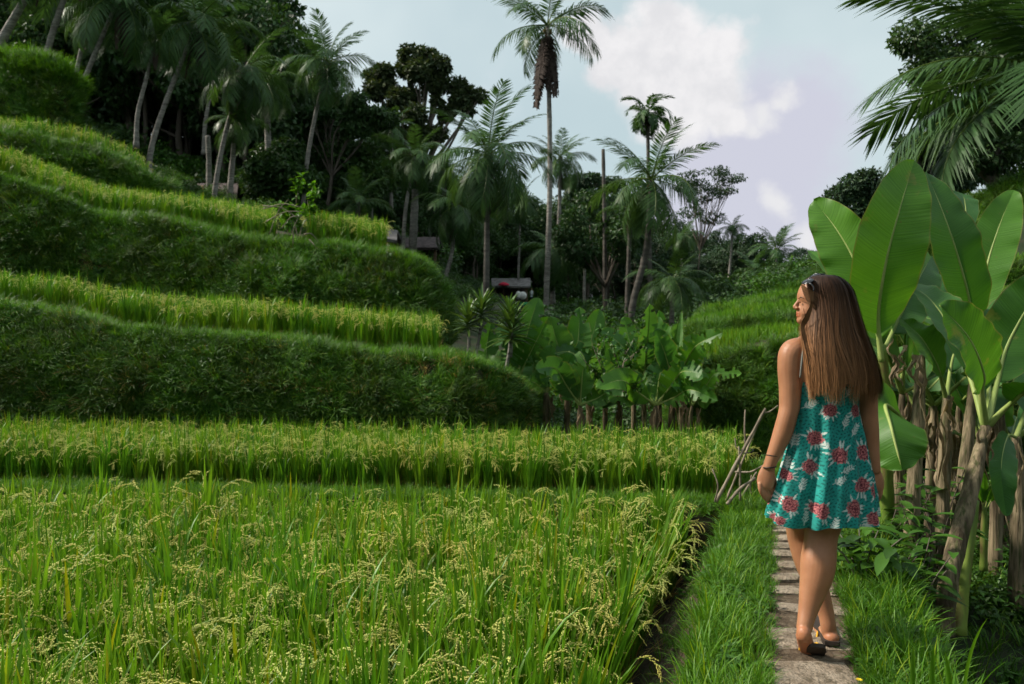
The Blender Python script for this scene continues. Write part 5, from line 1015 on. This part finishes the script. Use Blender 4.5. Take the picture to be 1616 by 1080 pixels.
def remesh(mb, voxel, name, mat, smooth=3, parent=None):
    """weld overlapping shapes into one continuous skin; colours are carried over from the nearest source vertex"""
    from mathutils.kdtree import KDTree
    me = mb.mesh('tmp', []); o = bpy.data.objects.new('tmp', me); COL.objects.link(o)
    m = o.modifiers.new('r', 'REMESH'); m.mode = 'VOXEL'; m.voxel_size = voxel; m.use_smooth_shade = True
    if smooth: q = o.modifiers.new('s', 'SMOOTH'); q.iterations = smooth; q.factor = .5
    dg = bpy.context.evaluated_depsgraph_get(); new = bpy.data.meshes.new_from_object(o.evaluated_get(dg), depsgraph=dg); bpy.data.objects.remove(o)
    V = np.vstack(mb.v); C = np.vstack(mb.c); kd = KDTree(len(V)); [kd.insert(v, i) for i, v in enumerate(V)]; kd.balance()
    for a in list(new.color_attributes): new.color_attributes.remove(a)
    col = np.ones((len(new.vertices), 4)); col[:, :3] = [C[kd.find(v.co)[1]] for v in new.vertices]
    a = new.color_attributes.new('Col', 'FLOAT_COLOR', 'POINT'); a.data.foreach_set('color', col.ravel())
    new.materials.clear(); new.materials.append(mat); new.polygons.foreach_set('use_smooth', np.ones(len(new.polygons), bool)); new.name = name
    return link(bpy.data.objects.new(name, new), parent)
far_things()

# ------------------------------------------------------------------ the woman walking away along the path
ZW = 3.35
def W(x, y, ly=0.0): return P(x, y, ZW + ly)
PX = ZW / F
M_skin = solid('skin', (.33, .145, .072), (.42, .195, .105), 9, .46, .05, 220, spec=.35, attr=True, sss=.12)
def hair_mat():
    m, nt, N, L, out = newmat('hair'); at = N.new('ShaderNodeAttribute'); at.attribute_name = 'Col'
    p = N.new('ShaderNodeBsdfPrincipled'); L.new(at.outputs['Color'], p.inputs['Base Color']); p.inputs['Roughness'].default_value = .5; p.inputs['Specular IOR Level'].default_value = .18; L.new(p.outputs[0], out.inputs[0]); return m
def dress_mat():
    m, nt, N, L, out = newmat('printed_dress'); at = N.new('ShaderNodeAttribute'); at.attribute_name = 'Col'
    p = N.new('ShaderNodeBsdfPrincipled'); L.new(at.outputs['Color'], p.inputs['Base Color']); p.inputs['Roughness'].default_value = .8; p.inputs['Specular IOR Level'].default_value = .2; p.inputs['Sheen Weight'].default_value = .12
    b = N.new('ShaderNodeBump'); b.inputs['Strength'].default_value = .45; b.inputs['Distance'].default_value = .003; L.new(nnoise(nt, 150, 3), b.inputs['Height']); L.new(b.outputs[0], p.inputs['Normal'])
    tr = N.new('ShaderNodeBsdfTranslucent'); L.new(at.outputs['Color'], tr.inputs[0]); ms = N.new('ShaderNodeMixShader'); ms.inputs[0].default_value = .12
    L.new(p.outputs[0], ms.inputs[1]); L.new(tr.outputs[0], ms.inputs[2]); L.new(ms.outputs[0], out.inputs[0]); return m
M_hair = hair_mat(); M_dress = dress_mat()
M_sole = solid('sandal_sole', (.035, .025, .02), (.06, .045, .035), 20, .8); M_strap = solid('sandal_strap', (.62, .30, .02), (.72, .38, .03), 12, .5); M_gloss = solid('black_plastic', (.008, .008, .01), (.012, .012, .014), 5, .15, spec=.6); M_eye = solid('eye', (.02, .015, .012), (.04, .03, .02), 40, .2)

def ringloft(mb, rings, n=28, mi=0, col=None):
    """rings: (cx px, y px, ly, half width px, half depth m) top to bottom, closed at both ends"""
    R = catmull(np.array(rings, float), len(rings) * 4); th = np.linspace(0, 2 * np.pi, n, endpoint=False)
    v = np.array([[W(c, y, l) + np.array([hw * PX * math.cos(a), hd * math.sin(a), 0]) for a in th] for c, y, l, hw, hd in R]); m = len(R); b = mb.n
    mb.add(np.vstack([v.reshape(-1, 3), v[0].mean(0), v[-1].mean(0)]), grid_faces(m, n, True), mi, col); j = np.arange(n); k = (j + 1) % n
    mb.f.append(np.vstack([np.stack([np.full(n, m * n), j, k], -1), np.stack([np.full(n, m * n + 1), (m - 1) * n + k, (m - 1) * n + j], -1)]) + b); mb.m.append(np.zeros(2 * n)); return v
def limb(mb, pts, n=18, col=None, flat=None, k=5):
    """pts: (x px, y px, ly, radius m)"""
    q = np.array([[*W(x, y, l), r] for x, y, l, r in pts]); s = catmull(q, len(pts) * k); addtube(mb, s[:, :3], np.maximum(s[:, 3], .003), n, 0, col, flat=flat)
def woman():
    t = thing('person', 'woman in a turquoise floral sundress walking away along the stone path', 'person', (W(1295, 1020)[0], ZW, 0))
    b = MB(); sk = (1, 1, 1); pale = (1.12, 1.02, 1.0)
    ringloft(b, [(1289, 527, .005, 20, .05), (1292, 534, .005, 34, .058), (1297, 542, .0, 52, .068), (1300, 554, -.003, 60, .08), (1302, 572, -.005, 57, .092), (1303, 600, -.005, 50, .098), (1304, 640, 0, 44, .09), (1304, 680, .005, 44, .085), (1300, 725, 0, 50, .082), (1296, 765, 0, 54, .088), (1294, 795, 0, 50, .08)])
    limb(b, [(1292, 546, 0, .058), (1289, 528, .005, .052), (1287, 508, .012, .050)])
    # head turned to the left, in profile
    E = lambda x, y, l, r, c=sk: addell(b, W(x, y, l), r, 20, 14, 0, c)
    head = [(436, 1282, 1312, .035), (440, 1274, 1321, .052), (447, 1267.5, 1326, .065), (456, 1262, 1329, .073), (465, 1259.2, 1330, .076), (471, 1258.8, 1330, .076), (476, 1260.6, 1329, .074), (483, 1259.8, 1326, .071), (490, 1258.2, 1320, .066), (496, 1257.8, 1312, .060), (501, 1258.6, 1306, .054), (506, 1257.6, 1300, .046), (510, 1259.5, 1295, .037), (513, 1265, 1290, .026)]
    ringloft(b, [((f + k) / 2, y, .008, (k - f) / 2, w) for y, f, k, w in head])
    E(1259.4, 494.6, .008, (.0085, .016, .0045), (.92, .62, .58)); E(1259.6, 498.6, .008, (.0085, .015, .0048), (.92, .62, .58))
    limb(b, [(1261.5, 471, .008, .006), (1259.2, 476.5, .008, .0075), (1256, 481.5, .008, .0085), (1254.2, 484.6, .008, .0085), (1257.4, 487.4, .008, .0088)], 12)
    E(1257.8, 486.4, -.004, (.007, .006, .006)); E(1257.8, 486.4, .020, (.007, .006, .006))
    # arms
    limb(b, [(1268, 549, 0, .048), (1250, 556, -.01, .053), (1246, 580, -.015, .051), (1247, 612, -.02, .048), (1246, 640, -.025, .044), (1243, 655, -.03, .041), (1237, 678, -.03, .0415), (1228, 702, -.025, .036), (1218, 725, -.02, .028), (1213, 740, -.02, .0255)], 20)
    limb(b, [(1340, 550, 0, .048), (1358, 558, .0, .052), (1365, 585, .005, .049), (1368, 620, .01, .045), (1370, 655, .01, .041), (1372, 680, .01, .040), (1375, 710, .01, .034), (1379, 735, .005, .027), (1380, 745, .005, .0255)], 20)
    # hands: palm, four unequal fingers, thumb
    def hand(wx, wy, l, s):
        limb(b, [(wx, wy - 4, l, .026), (wx - 3 * s, wy + 10, l, .036), (wx - 5 * s, wy + 22, l, .037), (wx - 6 * s, wy + 30, l, .030)], 16, flat=(.48, (.35 * s, .94, 0)))
        for k, (dx, dy, a, c, d) in enumerate([(-14, 27, -13, 41, 52), (-9, 30, -8, 45, 57), (-3, 30, -1, 45, 56), (3, 27, 6, 40, 49)]):
            limb(b, [(wx + dx * s, wy + dy - 4, l + .004 * k, .0105), (wx + (dx + 1) * s, wy + dy + 6, l - .006 + .006 * k, .0100), (wx + (dx + 4.5) * s, wy + c, l - .002 + .006 * k, .0090), (wx + (dx + 8.5) * s, wy + d - 4, l + .012 + .006 * k, .0075)], 10, k=4)
        limb(b, [(wx + 5 * s, wy + 9, l + .012, .013), (wx + 9 * s, wy + 20, l + .022, .0115), (wx + 9 * s, wy + 30, l + .03, .0095), (wx + 7 * s, wy + 37, l + .034, .008)], 10, k=4)
    hand(1213, 740, -.02, 1); hand(1380, 745, .005, -.75)
    # legs: trailing right leg with lifted heel, left leg stepping across in front of it
    limb(b, [(1318, 760, 0, .088), (1312, 795, 0, .082), (1301, 826, -.005, .073), (1296.5, 842, -.005, .070), (1294, 862, -.015, .070), (1291.5, 885, -.035, .0735), (1288.5, 908, -.05, .069), (1282, 935, -.065, .055), (1275.5, 962, -.085, .041), (1271, 982, -.105, .034), (1269, 994, -.115, .033)], 26)
    E(1268.5, 1000, -.130, (.030, .034, .036), pale)
    limb(b, [(1268.5, 1003, -.13, .033), (1271, 1014, -.08, .034), (1276, 1026, -.03, .038), (1279, 1029, .01, .036), (1281, 1026, .045, .022)], 16, (1.05, .9, .85), flat=(.72, (0, .3, .95)))
    limb(b, [(1270, 760, .02, .085), (1266, 800, .07, .078), (1264.5, 838, .13, .066), (1269, 865, .13, .062), (1278, 890, .12, .064), (1287, 920, .10, .054), (1297, 948, .075, .042), (1304, 970, .06, .035), (1307, 988, .05, .033), (1309, 1000, .055, .034)], 24)
    E(1312, 1006, .035, (.034, .036, .030), pale)
    limb(b, [(1312, 1007, .04, .031), (1306, 999, .10, .035), (1299, 996, .17, .040), (1293, 992, .23, .036), (1290, 990, .27, .024)], 16, flat=(.62, (0, .1, 1)))
    body = remesh(b, .0036, 'body', M_skin, 4, t)
    # eye, brow and lashes on the visible side of the face
    mb = MB(); addell(mb, W(1262.4, 477.2, -.0185), (.0050, .0040, .0026), 10, 8); mb.build('eye', M_eye, t)
    mb = MB(); addtube(mb, [W(1260.2, 471.5, -.014), W(1264, 469.6, -.037), W(1269, 471.2, -.054)], [.0012, .0024, .0010], 6); mb.build('eyebrow', M_eye, t)
    dress(t); hair(t); extras(t)

FLOWERS = [(1274, 687, 20), (1306, 711, 22), (1265, 730, 22), (1347, 708, 21), (1341, 757, 22), (1364, 765, 19), (1233, 787, 21), (1275, 793, 21), (1325, 790, 22), (1356, 806, 17), (1295, 643, 18), (1338, 645, 18), (1271, 603, 16), (1312, 600, 16), (1233, 745, 14), (1385, 725, 18), (1218, 812, 12), (1395, 790, 18), (1300, 760, 0), (1255, 660, 0)]
def print_colour(u, v):
    """turquoise lace ground with pink flowers and white leaf sprigs; u,v in print pixels"""
    n = len(u); C = np.tile([.016, .265, .232], (n, 1)); q = np.stack([u, v, 0 * u], -1)
    g = nz(q, .30, 31) + .6 * nz(q, .62, 32); C *= np.clip(1.0 + .22 * g, .5, 1.4)[:, None]
    scallop = np.sin(u * .52 + 1.6 * np.sin(v * .33)) * np.sin(v * .60 + 1.2 * np.sin(u * .21)); C[scallop > .62] *= .45; C[(scallop < -.80)] *= .30
    r0 = np.random.default_rng(12)
    def leaf(cx, cy, a, l, w):
        du, dv = u - cx, v - cy; s = du * math.cos(a) + dv * math.sin(a); p = -du * math.sin(a) + dv * math.cos(a); k = (s > 0) & (s < l); x = s[k] / l
        m = np.abs(p[k]) < w * np.sin(np.pi * np.clip(x, 0, 1) ** .8) + .1; i = np.where(k)[0][m]; C[i] = np.array([.58, .66, .62]) * (1 - .18 * (np.abs(p[i]) < .35))[:, None]
    for (cx, cy, R) in FLOWERS:
        if R == 0: continue
        R = R * .72; a0 = r0.uniform(0, 6.28)
        for k in range(7):
            a = a0 + (k // 3) * 2.3 + (k % 3 - 1) * .42 + r0.uniform(-.1, .1); leaf(cx + math.cos(a) * R * .6, cy + math.sin(a) * R * .6, a, R * r0.uniform(.6, 1.0), R * .095)
    for (cx, cy, a) in [(1297, 752, -.5), (1250, 765, -1.2), (1316, 668, -1.2), (1256, 815, -1.4), (1245, 700, -1.3), (1330, 680, -.9), (1237, 735, -1.5), (1285, 640, 1.2), (1310, 735, -.4), (1372, 740, -1.2), (1335, 822, -.4), (1290, 820, -1.2), (1320, 620, -1), (1262, 640, -.6), (1375, 815, -.9), (1355, 672, -1.4), (1290, 700, -2.4)]:
        for k in range(4):
            for s in (-1, 1): leaf(cx + math.cos(a) * k * 4.6, cy + math.sin(a) * k * 4.6, a + s * .75, 9 - k, 1.15)
        leaf(cx - 6 * math.cos(a), cy - 6 * math.sin(a), a, 28, .8)
    for (cx, cy, R) in FLOWERS:
        if R == 0: continue
        du, dv = u - cx, v - cy; r = np.hypot(du, dv) / (R * .62); wob = nz(np.stack([u, v, 0 * u], -1), .28, 41); th = np.arctan2(dv, du) + .5 * r + .35 * wob; r = r * (1 + .16 * wob); k = r < 1; x = r[k] * 3.2; ring = np.floor(x).astype(int); fr = x - ring; ph = (th[k] + ring * .9 + cx) * (7 + 3 * ring) / 2; s = np.abs(np.sin(ph))
        inside = ~((ring == 3) | ((ring == 2) & (fr > .35 + .75 * s))); i = np.where(k)[0][inside]; s, fr, ring = s[inside], fr[inside], ring[inside]
        pink = np.array([.46, .14, .145]) * (.6 + .6 * fr)[:, None]; dark = (s < .34) | (fr < .18); pink *= (.75 + .5 * r0.uniform(0, 1, 997)[i % 997])[:, None]; pink[dark] = [.10, .016, .03]; pink[(ring == 0) & (fr < .5)] = [.12, .02, .03]; C[i] = pink
    return C
def dress(t):
    rows = [(1304, 590, -.002, 49, .104), (1304, 612, -.002, 50, .110), (1304, 640, 0, 50, .106), (1305, 665, 0, 53, .106), (1305, 690, 0, 58, .112), (1304, 720, 0, 64.5, .124), (1302, 750, 0, 71.5, .138), (1299, 780, 0, 78, .15), (1297, 805, 0, 83, .158), (1296, 818, 0, 85, .16)]
    m, n = 210, 380; R = catmull(np.array(rows, float), m); th = np.linspace(0, 2 * np.pi, n, endpoint=False); tt = np.linspace(0, 1, m)[:, None]
    fold = (np.sin(th * 7 + .8) * .5 + np.sin(th * 11 + 2.1 + 1.5 * tt) * .4 + np.sin(th * 4 + .3) * .5 + .3 * np.sin(th * 17 + 3 * tt)) * np.clip(tt - .12, 0, 1) ** 1.0 * .040
    wr = .0045 * nz(np.stack([np.cos(th)[None] * 2 + 0 * tt, np.sin(th)[None] * 2 + 0 * tt, tt * 5 + 0 * th[None]], -1).reshape(-1, 3), 2.2, 5).reshape(m, n)
    hw = R[:, 3:4] * PX + fold + wr; hd = R[:, 4:5] + fold * .9 + wr
    cen = np.array([W(c, y, l) for c, y, l in R[:, :3]]); V = np.zeros((m, n, 3)); V[..., 0] = cen[:, 0:1] + hw * np.cos(th); V[..., 1] = cen[:, 1:2] + hd * np.sin(th); V[..., 2] = cen[:, 2:3]
    V[..., 2] += (.010 * np.sin(th * 2 + 2.5) - .008 * np.sin(th * 5) ) * tt ** 2 + (1 - tt) ** 6 * (.02 * np.cos(th) * -1)
    u = (V[..., 0] - 0) / PX + 808; v = HORIZON - (V[..., 2] - EYE) / PX; front = np.sin(th)[None] > .05 + 0 * tt
    u2 = np.where(front, 2610 - u, u); C = print_colour(u2.ravel(), v.ravel())
    mb = MB(); mb.add(V, grid_faces(m, n, True)[:, ::-1], 0, C); o = mb.build('dress', M_dress, t)
    for pts in ([(1263, 596, -.075), (1265, 575, -.085), (1268, 550, -.075), (1271, 536, -.045), (1273, 530, -.0), (1272, 540, .06), (1270, 570, .10), (1268, 592, .10)], [(1340, 592, -.085), (1338, 560, -.085), (1334, 540, -.06), (1332, 533, 0), (1334, 550, .07), (1338, 590, .105)]):
        sb = MB(); addtube(sb, catmull([W(*q) for q in pts], 30), .0045, 6, 0, (.20, .20, .18)); sb.build('shoulder_strap', M_dress, o)

HAIR_RINGS = np.array([(1302, 434.5, .005, 12, .03), (1301, 438, .005, 22, .058), (1302, 446, .005, 31, .080), (1305, 458, .005, 36.5, .091), (1308.5, 475, .002, 38.5, .095), (1311, 495, -.012, 41, .092), (1314, 520, -.038, 45.5, .080), (1320, 545, -.066, 48.5, .066), (1328, 575, -.088, 51, .056), (1334, 605, -.098, 52, .050), (1335.5, 630, -.098, 51.5, .046)])
def hair(t):
    R = catmull(HAIR_RINGS, 60); rg = np.random.default_rng(4)
    def surf(th, v, off):
        i = np.clip(v, 0, 1) * 59; k = np.minimum(i.astype(int), 58); f = (i - k)[..., None]; q = R[k] * (1 - f) + R[k + 1] * f
        z = ZW + q[..., 2]; c = np.stack([(q[..., 0] - 808) / F * z, z, EYE - (q[..., 1] - HORIZON) / F * z], -1)
        c[..., 2] -= np.clip(v - 1, 0, 1) * .6
        c[..., 0] += (q[..., 3] * PX + off) * np.cos(th); c[..., 1] += (q[..., 4] + off) * np.sin(th); return c
    n, m = 72, 60; th = np.linspace(0, 2 * np.pi, n, endpoint=False); v = np.linspace(0, .90, m); TH, VV = np.meshgrid(th, v)
    lock = .006 * np.sin(TH * 13 + 2 * np.sin(VV * 5)) + .004 * np.sin(TH * 23 + 1 + VV * 4); G = surf(TH, VV, lock * np.clip(VV * 2.5, 0, 1) - .008)
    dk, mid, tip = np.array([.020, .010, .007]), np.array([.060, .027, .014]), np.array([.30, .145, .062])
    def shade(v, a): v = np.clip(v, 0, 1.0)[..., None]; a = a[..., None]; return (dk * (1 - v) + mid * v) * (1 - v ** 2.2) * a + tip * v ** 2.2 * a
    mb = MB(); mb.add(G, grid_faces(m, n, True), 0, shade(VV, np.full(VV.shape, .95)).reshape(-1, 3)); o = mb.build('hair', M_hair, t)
    # strands lying over the mass, gathered in locks
    ns = 9500; k = 22; lk = rg.uniform(0, 2 * np.pi, 90); li = rg.integers(0, 90, ns); th0 = lk[li] + rg.normal(0, .06, ns); lkp = 1.2 * np.sin(th0 * 5) + lk[(li * 7) % 90] * .35 + rg.normal(0, .2, ns); v0 = np.where(rg.uniform(0, 1, ns) < .55, rg.uniform(0, .06, ns), rg.uniform(0, .55, ns)); lkl = rg.uniform(.84, 1.05, 90); v1 = lkl[li] - .16 * rg.uniform(0, 1, ns) ** 2
    s = np.linspace(0, 1, k)[None]; v = v0[:, None] + (v1 - v0)[:, None] * s; drift = rg.normal(0, .10, ns)[:, None] * s ** 1.5 + .085 * np.sin(v * 9.5 + lkp[:, None]) * np.clip(v * 1.4 - .15, 0, 1) + .010 * np.sin(v * rg.uniform(8, 22, ns)[:, None] + rg.uniform(0, 6.28, ns)[:, None])
    fly = (rg.uniform(0, 1, ns) < .04) * rg.uniform(.004, .02, ns); off = fly[:, None] * s + rg.uniform(-.006, .006, ns)[:, None] + .006 * np.sin(lk[0] + th0 * 14)[:, None] * np.clip(v, 0, 1) + rg.normal(0, .006, ns)[:, None] * s ** 2
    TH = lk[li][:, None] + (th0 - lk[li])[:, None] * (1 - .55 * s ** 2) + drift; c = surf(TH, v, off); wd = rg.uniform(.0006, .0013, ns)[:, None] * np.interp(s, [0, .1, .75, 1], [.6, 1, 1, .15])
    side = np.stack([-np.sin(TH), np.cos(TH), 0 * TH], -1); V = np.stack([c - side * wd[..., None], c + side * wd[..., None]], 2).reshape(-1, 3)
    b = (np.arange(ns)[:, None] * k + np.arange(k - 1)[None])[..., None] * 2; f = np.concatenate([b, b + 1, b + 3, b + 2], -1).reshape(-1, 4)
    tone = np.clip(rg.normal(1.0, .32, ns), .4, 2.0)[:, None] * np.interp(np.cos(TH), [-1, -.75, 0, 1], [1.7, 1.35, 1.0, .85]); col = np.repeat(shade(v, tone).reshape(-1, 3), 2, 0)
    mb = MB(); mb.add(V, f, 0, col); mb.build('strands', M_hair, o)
    # hair combed back from the temple, and loose strands by the cheek
    mb = MB(); hs = lambda x, g: .008 - .078 * math.sqrt(max(.02, 1 - ((x - 1294.5) / 37.5) ** 2)) - g
    for j in range(900):
        a = rg.uniform(0, 1); e = rg.uniform(0, 1); x0 = 1265 + 12 * a ** 1.4 + rg.uniform(-.8, .8); y0 = 450 + 30 * a + rg.uniform(-1.5, 1.5); x1 = x0 + 7 + 4 * e; p0 = W(x0, y0, hs(x0, 0)); p1 = W(x1, y0 + 4 + 6 * e, hs(x1, .006 + .003 * e)); p2 = W(1296 + rg.uniform(-4, 4), y0 + 16 + 20 * e, -.072)
        q = catmull([p0, (p0 + p1) / 2 + [0, -.003, 0], p1, p2], 10); w = np.array([0, 0, rg.uniform(.0008, .0016)]); V = np.stack([q - w, q + w], 1).reshape(-1, 3); mb.add(V, grid_faces(10, 2), 0, np.array([.13, .065, .030]) * rg.uniform(.35, 1.35))
    for j in range(90):
        a = rg.uniform(0, 1); x0 = 1280 + rg.uniform(-2, 4); q = catmull([W(x0, 458, -.09), W(1281 + rg.uniform(-2, 2), 480, -.095), W(1270 + 7 * a, 500 + 4 * a, -.085), W(1264 + 6 * a, 514 + 4 * a, -.075), W(1269 + 7 * a, 545, -.09), W(1278 + 9 * a, 590 + rg.uniform(-40, 30), -.125)], 26); w = np.array([rg.uniform(.0007, .0014), 0, 0]) * np.linspace(1, .2, 26)[:, None]; V = np.stack([q - w, q + w], 1).reshape(-1, 3); mb.add(V, grid_faces(26, 2), 0, np.array([.17, .085, .036]) * rg.uniform(.5, 1.3))
    mb.build('loose_strands', M_hair, o)

def extras(t):
    # sunglasses pushed up on the hair
    g = thing('sunglasses', 'black sunglasses pushed up on top of the woman\'s hair', 'sunglasses', W(1284, 443, -.03))
    for (x, y, l, rx) in ((1274.5, 444.5, -.045, -.55), (1286, 437, .02, -.75)):
        mb = MB(); Rm = np.array(Euler((0, rx, .5)).to_matrix()); addell(mb, W(x, y, l), (.021, .024, .005), 16, 8, R=Rm); mb.build('lens', M_gloss, g)
        fb = MB(); a = np.linspace(0, 2 * np.pi, 24); q = np.stack([.022 * np.cos(a), .025 * np.sin(a), 0 * a], -1) @ Rm.T + W(x, y, l); addtube(fb, q, .0022, 6, caps=False); fb.build('rim', M_gloss, g)
    mb = MB(); addtube(mb, catmull([W(1277, 441, -.025), W(1280, 438, -.012), W(1283, 437, .0)], 8), .0025, 6); mb.build('bridge', M_gloss, g)
    mb = MB(); addtube(mb, catmull([W(1274, 447, -.065), W(1279, 448, -.085), W(1284, 454, -.098), W(1283.5, 460, -.101)], 12), [.0035] * 6 + [.003] * 6, 7); mb.build('temple', M_gloss, g)
    mb = MB(); addtube(mb, catmull([W(1288, 435, .04), W(1298, 433, .06), W(1310, 437, .078)], 12), .003, 7); mb.build('temple', M_gloss, g)
    # thin black hair ties on the wrist
    for i, (x, y, r, tilt, lab) in enumerate(((1220, 720, .0305, .18, 'thin black band on the woman\'s forearm above the wrist'), (1214.5, 737.5, .0278, -.10, 'black elastic band around the woman\'s wrist just above the hand'))):
        a = np.linspace(0, 2 * np.pi, 30); c = W(x, y, -.02); q = np.stack([c[0] + r * np.cos(a), c[1] + r * np.sin(a), c[2] - tilt * r * np.cos(a) - .15 * r * np.sin(a)], -1); mb = MB(); addtube(mb, q, .0026 if i else .0018, 6, caps=False); tag(mb.build('wrist_band', M_black), lab, 'bracelet')
    # flip-flops
    def slab(pts, wd, th, parent, mat, name):
        q = catmull(pts, 22); tg = unit(np.gradient(q, axis=0)); sd = unit(np.cross(tg, [0, 0, 1.])); up = np.cross(sd, tg); s = np.linspace(0, 1, 22); w = wd * .5 * np.interp(s, [0, .04, .12, .45, .8, .95, 1], [.72, .9, 1, .9, 1.15, .95, .6])
        o = np.stack([q - sd * w[:, None] - up * th, q + sd * w[:, None] - up * th, q + sd * w[:, None], q - sd * w[:, None]], 1); mb = MB(); mb.add(o, grid_faces(22, 4, True)); mb.f += [np.array([[0, 1, 2, 3]]), np.array([[87, 86, 85, 84]])]; mb.m += [np.zeros(1), np.zeros(1)]; return mb.build(name, mat, parent, False)
    A = thing('flip_flop', 'flip-flop hanging from the raised right heel, dark sole showing', 'sandal', W(1282, 1030, -.04))
    slab([W(1289, 1015.5, -.125), W(1286.5, 1026, -.07), W(1283, 1031.5, -.02), W(1282, 1027, .03), W(1282, 1019, .075)], .078, .016, A, M_sole, 'sole')
    for q in ([(1262, 1026, -.055), (1263, 1019.5, -.058), (1268, 1017, -.062)], [(1290, 1022, -.04), (1290, 1016, -.02), (1284, 1017, .02)]): mb = MB(); addtube(mb, catmull([W(*p) for p in q], 14), .005, 7); mb.build('strap', M_strap, A)
    Bq = thing('flip_flop', 'flip-flop flat on the path under the left foot', 'sandal', W(1306, 1010, .12))
    g = lambda x, l: np.array([*W(x, 1000, ZW * 0 + l)[:2], .040])
    slab([g(1312.5, -.003), g(1309, .06), g(1303, .13), g(1297, .21), g(1292, .285)], .078, .018, Bq, M_sole, 'sole')
    for q in ([(1289, 1006, .10), (1290.5, 998, .13), (1293, 990, .18)], [(1318, 1003, .10), (1314, 994, .13), (1302, 988, .18)]): mb = MB(); addtube(mb, catmull([W(*p) for p in q], 14), .005, 7); mb.build('strap', M_strap, Bq)
woman()
